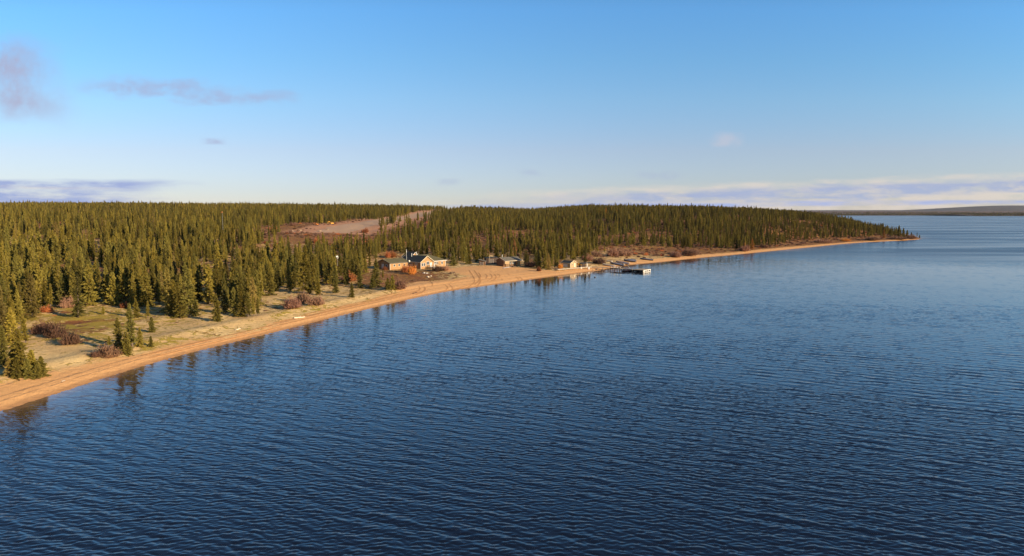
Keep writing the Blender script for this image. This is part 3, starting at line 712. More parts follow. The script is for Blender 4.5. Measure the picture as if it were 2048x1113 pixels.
def scatter_object(name, x, y, z, rot, sx, sz, idx, protos, label, cat):
    """one object: instances of the given meshes on a point cloud"""
    me = bpy.data.meshes.new(name); V = np.stack([x, y, z], 1).astype(np.float32)
    me.vertices.add(len(V)); me.vertices.foreach_set('co', V.ravel()); me.update()
    o = bpy.data.objects.new(name, me); C.objects.link(o)
    sc = me.attributes.new('inst_scale', 'FLOAT_VECTOR', 'POINT'); sc.data.foreach_set('vector', np.stack([sx, sx, sz], 1).astype(np.float32).ravel())
    ro = me.attributes.new('inst_rot', 'FLOAT_VECTOR', 'POINT'); ro.data.foreach_set('vector', np.stack([.045 * np.sin(rot * 37), .045 * np.sin(rot * 53), rot], 1).astype(np.float32).ravel())
    ii = me.attributes.new('inst_idx', 'INT', 'POINT'); ii.data.foreach_set('value', np.asarray(idx, np.int32))
    ng = bpy.data.node_groups.new(name + '_scatter', 'GeometryNodeTree')
    ng.interface.new_socket('Geometry', in_out='INPUT', socket_type='NodeSocketGeometry'); ng.interface.new_socket('Geometry', in_out='OUTPUT', socket_type='NodeSocketGeometry')
    N, L = ng.nodes, ng.links; gi = N.new('NodeGroupInput'); g_o = N.new('NodeGroupOutput')
    jn = N.new('GeometryNodeJoinGeometry')
    def named(nm, ty):
        a = N.new('GeometryNodeInputNamedAttribute'); a.data_type = ty; a.inputs[0].default_value = nm; return a.outputs[0]
    outs = []
    for k, objs in enumerate(protos):
        j = N.new('GeometryNodeJoinGeometry')
        for ob in objs:
            oi = N.new('GeometryNodeObjectInfo'); oi.transform_space = 'ORIGINAL'; oi.inputs[0].default_value = ob
            L.new(oi.outputs['Geometry'], j.inputs[0])
        cmp = N.new('FunctionNodeCompare'); cmp.data_type = 'INT'; cmp.operation = 'EQUAL'
        L.new(named('inst_idx', 'INT'), cmp.inputs[2]); cmp.inputs[3].default_value = k
        ip = N.new('GeometryNodeInstanceOnPoints'); L.new(gi.outputs[0], ip.inputs['Points']); L.new(cmp.outputs[0], ip.inputs['Selection'])
        L.new(j.outputs[0], ip.inputs['Instance']); L.new(named('inst_rot', 'FLOAT_VECTOR'), ip.inputs['Rotation']); L.new(named('inst_scale', 'FLOAT_VECTOR'), ip.inputs['Scale'])
        L.new(ip.outputs[0], jn.inputs[0])
    L.new(jn.outputs[0], g_o.inputs[0])
    md = o.modifiers.new('scatter', 'NODES'); md.node_group = ng
    return tag(o, label, cat, kind='stuff')
ph = np.array(PH)
protos = [proto_objs[k] for k in range(8)]
kk = th[rest] / ph[tpr[rest]]
scatter_object('spruce_forest', tx[rest], ty[rest], tz[rest] - .05, trot[rest], kk * (.72 + .38 * np.random.RandomState(9).rand(len(kk))), kk, tpr[rest], protos,
               'dense olive green spruce forest covering the slopes behind the beach', 'forest')
print('trees', len(tx))
# far woods along the opposite shore
rg = np.random.RandomState(8)
def far_wood(name, n, x0, x1, D0, dep, seed, zf, label, hmul=1.0):
    x = rg.uniform(x0, x1, n); yn = rg.rand(n) ** 1.6; y = D0 + (fbm(x, x * 0, 500, seed) - .5) * 260 + 6 + yn * dep
    z = zf(x, yn * dep); pr = rg.choice([1, 3, 5, 6], n); k = (7 + 4 * rg.rand(n)) * hmul / ph[pr]
    scatter_object(name, x, y, z, rg.rand(n) * 6.28, k * 1.5, k, pr, protos, label, 'forest')
far_wood('far_forest', 5200, 2000, 4700, 4300, 700, 41, lambda x, d: 2 + 26 * sstep(d / 1500., 0, .8) - .5, 'thin dark line of forest on opposite shore beyond the point')
far_wood('point_forest', 2600, 2590, 4300, 3850, 260, 71, lambda x, d: 1.5 + 8 * np.sin(d / 500. * math.pi) - .5, 'dark wooded point on opposite shore at right photo edge')

# ------------------------------------------------------------------ shrubs
def shrub_mesh(seed, n, rx, rz, up=.6, leaf=.10):
    rg = np.random.RandomState(seed); tri = []
    stems = [(rg.randn() * rx * .38, rg.randn() * rx * .38) for _ in range(9)]
    for i in range(n):
        sx, sy = stems[i % 9]; a = rg.rand() * 6.283; e = math.acos(1 - rg.rand() * .95)
        L = (.35 + .8 * rg.rand() ** 1.3) * (.8 + .35 * math.sin(a * 3 + seed) * math.sin(a * 1.7 + 1)); dx = math.cos(a) * math.sin(e) * rx * .75 * L + sx; dy = math.sin(a) * math.sin(e) * rx * .75 * L + sy; dz = math.cos(e) * rz * L + .12 * rz
        bx, by = sx * .6, sy * .6; w = .018 + .02 * rg.rand()
        mx, my, mz = bx + (dx - bx) * .6, by + (dy - by) * .6, dz * .45
        px_, py_ = -math.sin(a) * w, math.cos(a) * w
        tri.append(((mx + px_, my + py_, mz), (mx - px_, my - py_, mz), (dx, dy, dz)))
        for _ in range(4):
            kx = .45 + .6 * rg.rand(); cx, cy, cz = bx + (dx - bx) * kx + rg.randn() * .07, by + (dy - by) * kx + rg.randn() * .07, dz * kx + rg.randn() * .05
            v = rg.randn(3); v /= np.linalg.norm(v); v[2] = abs(v[2]) + .3; q_ = rg.randn(3); q_ -= v * q_.dot(v) / v.dot(v); q_ /= np.linalg.norm(q_)
            l = leaf * (1.2 + rg.rand() * 1.4); ww = leaf * .28
            tri.append(((cx + q_[0] * ww, cy + q_[1] * ww, cz + q_[2] * ww), (cx - q_[0] * ww, cy - q_[1] * ww, cz - q_[2] * ww), (cx + v[0] * l, cy + v[1] * l, cz + v[2] * l)))
    V = np.array(tri).reshape(-1, 3); return V, np.arange(len(V)).reshape(-1, 3)
shrub_me = {}
for k, m_ in (('twig', 'twig'), ('purple', 'purple'), ('rust', 'rust'), ('amber', 'amber')):
    for j in range(2):
        V, T = shrub_mesh(300 + j + len(k) * 7, 620, 1.0, 1.0); o = mesh_np('twigs', V, T, M[m_]); shrub_me[k, j] = o.data; bpy.data.objects.remove(o)
SHRUBS = [  # px, base py, width px, height px, kind, label
 (78, 668, 48, 24, 'purple', 'left part of the long purple brown shrub thicket on lichen, lower left'),
 (110, 676, 50, 32, 'purple', 'middle of the long purple brown shrub thicket on lichen, lower left'),
 (142, 688, 48, 26, 'purple', 'right end of the long purple brown shrub thicket on lichen, lower left'),
 (218, 716, 52, 26, 'purple', 'low brown shrub at sand edge left of the group of five spruces'),
 (197, 713, 30, 12, 'purple', 'very low dark brush left of the low brown shrub, by the sand'),
 (98, 624, 26, 14, 'rust', 'small rust red bush at forest edge by left photo side'),
 (137, 616, 26, 22, 'twig', 'pinkish bare bush left of the ragged tall spruce'),
 (248, 616, 18, 12, 'rust', 'small reddish bush at forest edge above the lichen'),
 (584, 617, 48, 22, 'twig', 'left rounded shrub of the pink shrubs above the sand'),
 (612, 606, 34, 24, 'twig', 'middle rounded shrub of the pink shrubs above the sand'),
 (634, 611, 34, 20, 'twig', 'right rounded shrub of the pink shrubs above the sand'),
 (704, 563, 26, 20, 'rust', 'rust orange shrub among spruces left of the lodge'),
 (688, 566, 22, 16, 'twig', 'grey pink shrub left of the rust orange shrub'),
 (795, 579, 30, 20, 'twig', 'brown shrub right of the twin bright spruces at sand edge'),
 (812, 545, 22, 15, 'rust', 'reddish half of the autumn bush before the lodge'),
 (823, 549, 20, 19, 'amber', 'bright amber bush in front of the lodge'),
 (776, 516, 16, 13, 'rust', 'left red bush showing above left wing roof of lodge'),
 (788, 515, 15, 13, 'rust', 'right red bush showing above left wing roof of lodge'),
 (872, 543, 26, 10, 'purple', 'low dark brush before right wing of the lodge'),
 (892, 541, 28, 10, 'twig', 'low brown brush at right corner of the lodge'),
 (770, 541, 14, 7, 'rust', 'tiny reddish bush at foot of lodge left gable'),
 (1062, 534, 34, 12, 'purple', 'dark red brush right of the dark cabin'),
 (1078, 543, 12, 9, 'rust', 'small orange bush on sand right of the dark cabin'),
 (1120, 538, 12, 12, 'amber', 'thin amber bush at left wall of boat shed'),
 (1174, 522, 32, 13, 'twig', 'brown shrub behind the dark shelter by boat shed'),
 (1196, 514, 32, 12, 'twig', 'brown shrub beside small dark spruce on heath'),
 (1226, 513, 30, 17, 'twig', 'left big round shrub behind the beached boats'),
 (1248, 513, 34, 16, 'twig', 'right big round shrub behind the beached boats'),
 (1199, 528, 32, 13, 'twig', 'brown shrub just above the landward boardwalk'),
 (1354, 515, 26, 13, 'twig', 'left shrub on the sand bank right of the boats'),
 (1377, 512, 34, 14, 'twig', 'right shrub on the sand bank right of the boats'),
 (1487, 503, 22, 13, 'twig', 'brown bush at foot of the golden larch'),
 (1530, 496, 20, 7, 'purple', 'low brush right of golden larch above the sand'),
 (1650, 486, 40, 7, 'twig', 'low brown brush on bank of the point, left stretch'),
 (1745, 481, 36, 7, 'twig', 'low brown brush on bank of the point, middle stretch'),
 (1790, 479, 40, 6, 'twig', 'brown brush on bank of the point, right stretch'),
 (1822, 478, 26, 8, 'twig', 'brown brush ending just short of the tip'),
 (1690, 483, 22, 6, 'amber', 'small yellow brown bush on bank of the point'),
 (550, 463, 22, 8, 'rust', 'reddish bush at left end of airstrip'), (728, 466, 16, 9, 'rust', 'orange red bush at near right corner of airstrip'),
 (632, 487, 12, 11, 'rust', 'lone red bush in gap of forest below airstrip'), (586, 452, 12, 7, 'twig', 'brown bush left of orange machine on airstrip'),
]
for i, (px, pb, wpx, hpx, kd, lab) in enumerate(SHRUBS):
    x, y, z = ground(px, pb); e = empty('shrub', (x, y, z - .05), rnd.uniform(0, 6), lab, 'shrub')
    k = y / F; e.scale = (wpx * k / 2.1, wpx * k / 2.1 * rnd.uniform(.8, 1.1), hpx * k / 1.05)
    a = bpy.data.objects.new('twigs', shrub_me[kd, i % 2]); C.objects.link(a); a.parent = e
    st_ = MB()
    for j in range(5):
        an = j * 1.3 + i; st_.tube((0, 0, -.1), (math.cos(an) * .5, math.sin(an) * .5, .6), .035, .012, 4)
    st_.build('stem', M['bark'], e)
# larches
larch_me = {}
for nm, m_ in (('gold', 'larch'), ('dull', 'dull_larch')):
    V, T = spruce_mesh(900, 9, 2.0, .05, .35, .95, .10); o = mesh_np('crown', V, T, M[m_]); larch_me[nm] = o.data; bpy.data.objects.remove(o)
PH.append(9.0); trunk_me.append(trunk_me[3]); crown_me.append(None)
for (px, pb, pt, nm, wd, lab) in [
  (1505, 501, 477, 'gold', 1.0, 'bright golden larch at forest edge above far beach'), (1489, 502, 484, 'dull', .9, 'dull orange larch left of the golden larch'),
  (1030, 514, 480, 'dull', .8, 'tall orange larch in the forest behind the dark cabin'), (950, 514, 498, 'dull', .75, 'small orange larch in forest left of dark cabin'),
  (1211, 430, 416, 'gold', .9, 'largest golden larch near top of the central hill'), (1232, 431, 419, 'gold', .8, 'golden larch right of the largest one on central hill'),
  (1292, 427, 416, 'gold', .7, 'small golden larch on skyline of the central hill'), (1197, 430, 422, 'gold', .7, 'smallest golden larch left of the largest on central hill'),
  (1768, 478, 458, 'gold', .8, 'yellowish larch among last trees of the point')]:
    if pt < 425: y = 690.0; x = (px - CX) / F * y; z = H1(x, y); hg = CAMZ + (HY - pt) / F * y - z
    else: x, y, z = ground(px, pb, 1300); hg = (pb - pt) / F * y
    add_tree(x, y, z, max(hg, 3), 8, rnd.uniform(0, 6), lab, 'tree', None, 'larch_tree', larch_me[nm], wd)

# low brush of the heath and forest floor
def brush_scatter():
    rg = np.random.RandomState(91); n = 26000
    y = 90 + 620 * rg.rand(n) ** .8; x = rg.uniform(-.85, .68, n) * y; s = s_of(x, y); z = height(x, y, s); px, py = project(x, y, z)
    sd = sdist(x, y, sand_poly); b = brush_of(x, y); k = (s > 10) & (sd < -1.5) & (rg.rand(n) < np.clip(b - .25, 0, 1)) & (fbm(x, y, 7, 44) > .44) & ~built_on(x, y)
    st = sdist(x, y, STRIP); k &= (st < -6) & ~((st > -26) & (rg.rand(n) < .7))
    for _p in range(1): pass
    x, y, z = x[k], y[k], z[k]; m = len(x); sc = .35 + .5 * rg.rand(m); front_ = y < 330
    idx = np.where(rg.rand(m) < .3, 1, 0); idx = np.where(rg.rand(m) < .10, 2, idx)
    sc = np.where(front_, sc * .7, sc * 1.5)
    return x, y, z - .03, rg.rand(m) * 6.28, sc, sc * np.where(front_, .35, .75), idx
bx = brush_scatter()
tw = [o for o in C.objects if o.name.startswith('twigs')]
def first(kd): return next(o for o in tw if o.data in (shrub_me[kd, 0], shrub_me[kd, 1]))
scatter_object('low_brush', *bx, [(first('twig'),), (first('purple'),), (first('rust'),)], 'low reddish brown brush scattered over heath and forest floor', 'brush')
print('brush', len(bx[0]))

# ------------------------------------------------------------------ buildings
def window(parent, face, c, a, z, w, h, m='white'):
    """face 'x' looks towards -x at x=c, face 'y' looks towards -y at y=c; a = centre along the wall"""
    f = MB(); t_ = .10; p = MB()
    def bx(a0, a1, z0, z1, d0, d1, q):
        if face == 'x': q.box(c - d1, a0, z0, c - d0, a1, z1)
        else: q.box(a0, c - d1, z0, a1, c - d0, z1)
    a0, a1, z0, z1 = a - w / 2, a + w / 2, z - h / 2, z + h / 2
    bx(a0 - t_, a1 + t_, z1, z1 + t_, .0, .09, f); bx(a0 - t_, a1 + t_, z0 - t_, z0, .0, .11, f)
    bx(a0 - t_, a0, z0, z1, .0, .09, f); bx(a1, a1 + t_, z0, z1, .0, .09, f)
    if w > .9: bx(a - .03, a + .03, z0, z1, .035, .08, f)
    bx(a0, a1, z0, z1, .005, .03, p)
    o = f.build('window', M[m], parent); p.build('pane', M['glass'], o); return o
def door(parent, face, c, a, w=.9, h=2.0, m='white', z0=.1):
    d = MB(); f = MB()
    if face == 'x':
        d.box(c - .06, a - w / 2, z0, c - .005, a + w / 2, z0 + h); k = MB().box(c - .12, a + w * .32, z0 + .95, c - .06, a + w * .42, z0 + 1.05)
        for s_ in (-1, 1): f.box(c - .09, a + s_ * w / 2 - (.1 if s_ < 0 else 0), z0, c - .003, a + s_ * w / 2 + (.1 if s_ > 0 else 0), z0 + h + .1)
    else:
        d.box(a - w / 2, c - .06, z0, a + w / 2, c - .005, z0 + h); k = MB().box(a + w * .32, c - .12, z0 + .95, a + w * .42, c - .06, z0 + 1.05)
        for s_ in (-1, 1): f.box(a + s_ * w / 2 - (.1 if s_ < 0 else 0), c - .09, z0, a + s_ * w / 2 + (.1 if s_ > 0 else 0), c - .003, z0 + h + .1)
    o = d.build('door', M[m], parent); f.build('door_frame', M['white'], o); k.build('handle', M['steel'], o); return o
def gable(parent, x0, x1, y0, y1, hw, hr, ridge, wall, roof, trim='white', over=.45, base=-.8, ends=(True, True)):
    if ridge == 'x':
        m_ = (y0 + y1) / 2; poly = [(y0, base), (y1, base), (y1, hw), (m_, hr), (y0, hw)]
        w = MB().prism(poly, x0, x1, 'x').build('wall', M[wall], parent)
        a, b_, e = y0, y1, (x0 - over * ends[0], x1 + over * ends[1])
    else:
        m_ = (x0 + x1) / 2; poly = [(x0, base), (x1, base), (x1, hw), (m_, hr), (x0, hw)]
        w = MB().prism(poly, y0, y1, 'y').build('wall', M[wall], parent)
        a, b_, e = x0, x1, (y0 - over * ends[0], y1 + over * ends[1])
    k = (hr - hw) / (m_ - a); g = .16; zr = hr + g; ze = hw - over * k + g
    P = (lambda s_, t_, z: (t_, s_, z)) if ridge == 'x' else (lambda s_, t_, z: (s_, t_, z))
    r = MB(); r.slab([P(m_, e[0], zr), P(m_, e[1], zr), P(b_ + over, e[1], ze), P(b_ + over, e[0], ze)], .13)
    r.slab([P(m_, e[0], zr + .004), P(m_, e[1], zr + .004), P(a - over, e[1], ze + .004), P(a - over, e[0], ze + .004)], .13)
    ro = r.build('roof', M[roof], parent)
    f = MB()
    for q, on in ((e[0], ends[0]), (e[1], ends[1])):
        if not on: continue
        s_ = -1 if q == e[0] else 1
        for c_ in (a - over, b_ + over): f.bar(P(m_, q + s_ * .03, zr - .07), P(c_, q + s_ * .03, ze - .07), .06, .17)
    for c_, s_ in ((a - over, -1), (b_ + over, 1)): f.bar(P(c_ + s_ * .035, e[0], ze - .08), P(c_ + s_ * .035, e[1], ze - .08), .06, .18)
    f.build('fascia', M[trim], ro)
    return w, ro
def corner_boards(parent, pts, h, m='white'):
    q = MB()
    for x, y in pts: q.box(x - .07, y - .07, -.5, x + .07, y + .07, h)
    return q.build('corner_board', M[m], parent)
A53 = math.atan2(.8, .6)
x, y, z = ground(780, 540.3)
LG = empty('lodge', (x, y, 2.3), A53, 'log lodge with green roofs, white trimmed gable and lit log walls behind the beach', 'building')
gable(LG, 0, 9.4, 0, 7.0, 2.5, 3.75, 'x', 'log', 'green_roof', 'grey_roof')                        # left wing
_, RA = gable(LG, 10.2, 16.7, -6.0, 5.0, 2.7, 4.7, 'y', 'log', 'dark_roof', 'cream')               # cross gable
MB().box(9.4, 1.0, -.8, 10.2, 6.0, 2.45).build('link_wall', M['darklog'], LG)
MB().slab([(9.0, .6, 2.75), (10.5, .6, 2.95), (10.5, 6.4, 2.95), (9.0, 6.4, 2.75)], .12).build('link_roof', M['dark_roof'], LG)
MB().box(16.7, -5.5, -.8, 24.6, 5.0, 2.62).build('wall', M['log'], LG)
hp = MB(); A_, B_, E_ = (14.5, -.25, 4.95), (20.2, -.25, 4.95), 2.62
hp.slab([A_, B_, (25.1, -5.95, E_), (16.2, -5.95, E_), (14.5, -4.0, 3.42)], .13)
hp.slab([B_, (25.1, -5.95, E_ + .003), (25.1, 5.45, E_ + .003)][::-1], .13); hp.slab([A_, B_, (25.1, 5.45, E_), (14.5, 5.45, E_)][::-1], .13)
RB = hp.build('roof', M['green_roof'], LG)
fs = MB(); fs.bar((16.8, -5.99, E_ - .1), (25.1, -5.99, E_ - .1), .06, .18); fs.bar((25.14, -5.95, E_ - .1), (25.14, 5.45, E_ - .1), .06, .18); fs.build('fascia', M['white'], RB)
corner_boards(LG, [(-.02, -.02), (9.4, -.02), (10.18, -6.02), (24.62, -5.52)], 2.5)
for a_ in (2.2, 4.7, 7.3): window(LG, 'y', 0, a_, 1.55, .8, .8, 'cream')
door(LG, 'x', 0, 3.9); window(LG, 'x', 0, 1.7, 1.5, .8, .8)
for a_ in (-3.6, -.9): window(LG, 'x', 10.2, a_, 1.5, 1.0, 1.1)
for a_ in (11.1, 12.2): window(LG, 'y', -6.0, a_, 1.55, .8, 1.1)
window(LG, 'y', -6.0, 14.1, 2.0, 1.3, 1.2); door(LG, 'y', -6.0, 15.8)
for a_ in (18.6, 19.8, 22.6): window(LG, 'y', -5.5, a_, 1.6, .85, 1.0)
dk = MB().box(12.8, -8.9, .28, 19.4, -6.06, .42)
for a_ in (13.0, 15.2, 17.3, 19.2):
    for b_ in (-8.7, -6.4): dk.box(a_ - .07, b_ - .07, -.6, a_ + .07, b_ + .07, .28)
DK = dk.build('deck', M['darkwood'], LG)
rl = MB()
for a_ in np.arange(12.9, 19.5, 1.3): rl.box(a_ - .05, -8.85, .42, a_ + .05, -8.75, 1.4)
rl.box(12.8, -8.86, 1.4, 17.0, -8.74, 1.5); rl.box(12.8, -8.84, .85, 19.4, -8.76, .93); rl.bar((18.0, -8.7, .4), (16.6, -8.7, 2.1), .12); rl.bar((15.4, -8.7, .4), (16.6, -8.7, 2.1), .12); rl.bar((19.6, -8.3, 0), (19.3, -6.3, 2.2), .14); rl.bar((19.0, -8.0, 0), (18.8, -6.3, 2.1), .14)
rl.build('railing', M['wood'], DK)
MB().box(14.2, -9.12, -.3, 14.45, -8.9, 1.75).box(14.2, -9.1, 1.75, 15.5, -8.95, 1.9).build('white_post', M['white'], DK)
MB().tube((12.6, 1.2, 3.9), (12.6, 1.2, 5.5), .13).tube((12.6, 1.2, 5.5), (12.6, 1.2, 5.62), .2).build('stove_pipe', M['steel'], RA)
MB().tube((16.2, 2.2, 4.2), (16.2, 2.2, 5.9), .11).tube((16.2, 2.2, 5.9), (16.2, 2.2, 6.0), .18).build('stove_pipe', M['steel'], RB)
an = MB().tube((10.4, 1.8, 2.9), (10.4, 1.8, 7.3), .06); an.build('antenna_mast', M['steel'], RA)
MB().tube((10.4, 1.8, 6.1), (10.35, 1.7, 6.8), .15, .11).build('antenna_drum', M['white'], RA)
def dish_mb(cx, cy, cz, r, yaw, el=.5):
    """shallow parabolic bowl facing yaw/elevation"""
    fwd = Vector((math.cos(yaw) * math.cos(el), math.sin(yaw) * math.cos(el), math.sin(el))); sd_ = Vector((-math.sin(yaw), math.cos(yaw), 0)); up = sd_.cross(fwd) * -1
    mb = MB(); V = []; c0 = Vector((cx, cy, cz)); nr, na = 4, 14
    for layer in (0, .03):
        for i in range(nr + 1):
            rr_ = r * i / nr
            for k in range(na):
                a_ = 2 * math.pi * k / na; V.append(c0 + sd_ * math.cos(a_) * rr_ + up * math.sin(a_) * rr_ + fwd * (rr_ * rr_ / r * .35 - layer))
    Fc = []; o2 = (nr + 1) * na
    for b0 in (0, o2):
        for i in range(nr):
            for k in range(na): Fc.append((b0 + i * na + k, b0 + i * na + (k + 1) % na, b0 + (i + 1) * na + (k + 1) % na, b0 + (i + 1) * na + k))
    mb.add(V, Fc); f0 = c0 + fwd * r * .8; mb.bar(c0 - up * r * .9, f0, .03); mb.tube(f0, f0 + fwd * .1, .05)
    return mb
dm = dish_mb(9.6, -.55, 2.6, .55, math.radians(-75)); dm.build('satellite_dish', M['white'], LG)
MB().bar((9.4, -.05, 2.3), (9.6, -.5, 2.55), .06).build('dish_bracket', M['steel'], LG)

x, y, z = ground(827, 530)
SB = empty('storage_hut', (-42.5, 286.0, H1(-42.5, 286.0)), A53, 'small gabled log hut whose peak shows behind the lodge roof', 'building')
gable(SB, 0, 4.4, 0, 4.6, 2.6, 4.3, 'y', 'log', 'dark_roof', over=.5); window(SB, 'y', 0, 2.2, 1.6, .8, .8); door(SB, 'x', 0, 2.4)
SC = empty('fuel_box', (-36.2, 284.5, H1(-36.2, 284.5)), A53, 'small cream box hut just right of the gable peak behind the lodge', 'building')
MB().box(0, 0, -.3, 2.4, 1.8, 3.2).build('wall', M['darklog'], SC); MB().slab([(-.3, -.3, 3.35), (2.7, -.3, 3.35), (2.7, 2.1, 3.5), (-.3, 2.1, 3.5)], .2).build('roof', M['cream'], SC); door(SC, 'y', 0, 1.2)

AC = math.atan2(.66, .75); x, y, z = ground(1010, 534.2)
CB = empty('cabin', (x, y, z), AC, 'dark log cabin with recessed porch and two white framed windows by the beach', 'building')
MB().prism([(.9, -.8), (5.4, -.8), (5.4, 2.35), (2.7, 3.5), (.9, 2.8)], 0, 8.6, 'x').build('wall', M['darklog'], CB)  # darker than the sunlit bays: shade of gable and recess put into colour
MB().box(0, 0, 1.15, 2.4, .9, 2.45).box(.9, .02, -.6, 1.25, .3, 1.15).box(1.9, .02, -.6, 2.3, .3, 1.15).build('porch_bay', M['palewood'], CB)
MB().box(6.7, 0, -.6, 8.6, .9, 2.4).build('wing_bay', M['log'], CB)
rc = MB(); rc.slab([(-.5, 2.7, 3.72), (9.0, 2.7, 3.72), (9.0, -.7, 2.35), (-.5, -.7, 2.35)], .13); rc.slab([(-.5, 2.7, 3.724), (9.0, 2.7, 3.724), (9.0, 5.9, 2.35), (-.5, 5.9, 2.35)][::-1], .13)
RC = rc.build('roof', M['grey_roof'], CB)
fc = MB(); fc.bar((-.54, 2.7, 3.65), (-.54, -.7, 2.28), .06, .2); fc.bar((-.54, 2.7, 3.65), (-.54, 5.9, 2.28), .06, .2); fc.bar((-.5, -.74, 2.28), (9.0, -.74, 2.28), .06, .16); fc.build('fascia', M['cream'], RC)
MB().tube((1.0, 2.9, 3.5), (1.0, 2.9, 4.7), .11).tube((1.0, 2.9, 4.7), (1.0, 2.9, 4.8), .18).build('stove_pipe', M['white'], RC)
for a_ in (3.4, 5.3): window(CB, 'y', .9, a_, 1.55, 1.05, 1.1)
MB().box(2.4, -.4, -.4, 6.7, .9, .12).build('porch', M['darkwood'], CB)
def lean_hut(name, px, py, w, d, h0, h1, rz, wall, roof, label, with_door=True):
    x, y, z = ground(px, py); o = empty(name, (x, y, z), rz, label, 'building')
    MB().prism([(-w / 2, -.6), (w / 2, -.6), (w / 2, h1), (-w / 2, h0)], 0, d, 'y').build('wall', M[wall], o)
    k = (h1 - h0) / w; MB().slab([(-w / 2 - .3, -.35, h0 + .12 - .3 * k), (w / 2 + .3, -.35, h1 + .12 + .3 * k), (w / 2 + .3, d + .3, h1 + .12 + .3 * k), (-w / 2 - .3, d + .3, h0 + .12 - .3 * k)], .12).build('roof', M[roof], o)
    if with_door: door(o, 'y', 0, 0, .8, min(h0, h1) * .8, 'darkwood', 0)
    return o
lean_hut('tool_shed', 964, 531, 2.3, 2.2, 2.2, 1.6, -.15, 'darklog', 'grey_roof', 'tiny lean roofed shed left of the dark cabin')
o = lean_hut('workshop', 984, 528.5, 4.8, 4.5, 2.5, 2.8, .25, 'darkwood', 'dark_roof', 'dark low workshop in shade between tiny shed and cabin')  # shade the workshop stands in is put into its dark wall colour
MB().bar((-1.2, -.8, -.3), (-1.2, -.8, 3.6), .12).bar((-1.2, -.8, 3.4), (.9, -.3, 3.0), .08).build('pole', M['wood'], o)
x, y, z = ground(971, 530.5); o = empty('tank', (x, y, z), 0, 'upright white tank standing right of the tiny lean roofed shed', 'tank')
MB().tube((0, 0, 0), (0, 0, 1.25), .24, n=14).tube((0, 0, 1.25), (0, 0, 1.38), .24, .1, n=14).build('cylinder', M['white'], o, True); MB().tube((0, 0, 1.38), (0, 0, 1.52), .05).build('valve', M['steel'], o)
x, y, z = ground(1014, 536.5); o = empty('ramp', (x, y, z), .35, 'pale plank ramp lying on sand at the cabin porch', 'ramp')
MB().bar((-1.9, -.5, .06), (1.2, .3, .38), 1.1, .07).build('plank', M['white'], o); MB().bar((1.2, .3, -.1), (1.2, .3, .34), .12).bar((.4, .1, -.1), (.4, .1, .26), .12).build('leg', M['wood'], o)

x, y, z = ground(1140.5, 536.3)
BS = empty('boat_shed', (x, y, z), A53, 'small pale plank boat shed with dark roof at start of the boardwalk', 'building')
gable(BS, 0, 4.6, 0, 4.4, 1.9, 2.75, 'y', 'palewood', 'dark_roof', 'cream', over=.3)
door(BS, 'y', 0, 3.4, .85, 1.6, 'cream'); window(BS, 'y', 0, 1.5, 1.2, .6, .6, 'cream')
MB().box(-.06, 1.3, .2, -.01, 3.4, 1.5).build('side_panel', M['white'], BS); corner_boards(BS, [(-.02, -.02), (4.62, -.02)], 1.85, 'cream')

# ------------------------------------------------------------------ boardwalks and dock
def walkway(name, p0, p1, width, th, legs, label, cat, m='wood', leg_bottom=-1.0, lm='wood'):
    a = Vector(p0); b = Vector(p1); d = b - a; L = d.length; o = empty(name, a, math.atan2(d.y, d.x), label, cat)
    q = MB(); n = max(2, int(L / .32)); dz = (b.z - a.z)
    for i in range(n):
        x0, x1 = L * i / n + .01, L * (i + 1) / n - .012; zz = dz * i / n
        q.box(x0, -width / 2, zz - .05, x1, width / 2, zz)
    q.build('decking', M[m], o)
    MB().bar((0, -width / 2 + .1, -.14), (L, -width / 2 + .1, dz - .14), .12, .17).bar((0, width / 2 - .1, -.14), (L, width / 2 - .1, dz - .14), .12, .17).build('beam', M[lm], o)
    for i in range(legs):
        xx = L * (i + .25) / legs; w_ = MB()
        for s_ in (-1, 1): w_.bar((xx, s_ * (width / 2 - .02), leg_bottom - a.z), (xx, s_ * (width / 2 - .02), dz * xx / L + .02), .14)
        w_.bar((xx, -width / 2, -.35), (xx, width / 2, -.35), .1); w_.build('leg', M[lm], o)
    return o, L
def PG(px, py): x, y, z = ground(px, py); return (x, y, max(z, 0) + .55)
def P3(px, py, z): x, y = flat(px, py, z); return (x, y, z)
walkway('boardwalk', PG(1113, 541.8), PG(1181, 536.5), 1.5, .1, 6, 'long pale boardwalk on low legs before the boat shed', 'boardwalk', 'drift', 0)
walkway('boardwalk', PG(1182, 536.3), P3(1224, 535.8, 1.0), 1.1, .1, 4, 'narrow boardwalk leading from dark shelter out to the pier', 'boardwalk', 'wood', -.5)
PR, L_ = walkway('pier', P3(1224, 535.4, 1.15), P3(1247, 537, 1.15), 2.8, .1, 5, 'pier on dark posts at shore end of the dock', 'pier', 'wood', -1.2, 'darkwood')
q = MB()
for i in range(4): q.bar((L_ * (.15 + .25 * i), -1.45, 0), (L_ * (.15 + .25 * i), -1.45, .8), .14)
q.bar((.3, -1.45, .75), (L_, -1.45, .75), .14); q.bar((.2, 1.05, 0), (.2, 1.05, 1.3), .1); q.bar((1.0, 1.05, 0), (1.0, 1.05, 1.0), .1); q.build('railing', M['white'], PR)
walkway('gangway', P3(1246, 537.6, 1.1), P3(1273, 540.6, .85), 1.3, .1, 3, 'dark gangway joining pier to floating dock', 'gangway', 'darkwood', -1.0, 'darkwood')
x, y = flat(1287, 546, 0); FD = empty('floating_dock', (x, y, 0), A53, 'white framed floating dock platform at outer end of the dock', 'dock')
q = MB(); nn = 22
for i in range(nn): q.box(6.4 * i / nn + .01, 0, 1.0, 6.4 * (i + 1) / nn - .012, 4.8, 1.06)
q.build('decking', M['wood'], FD)
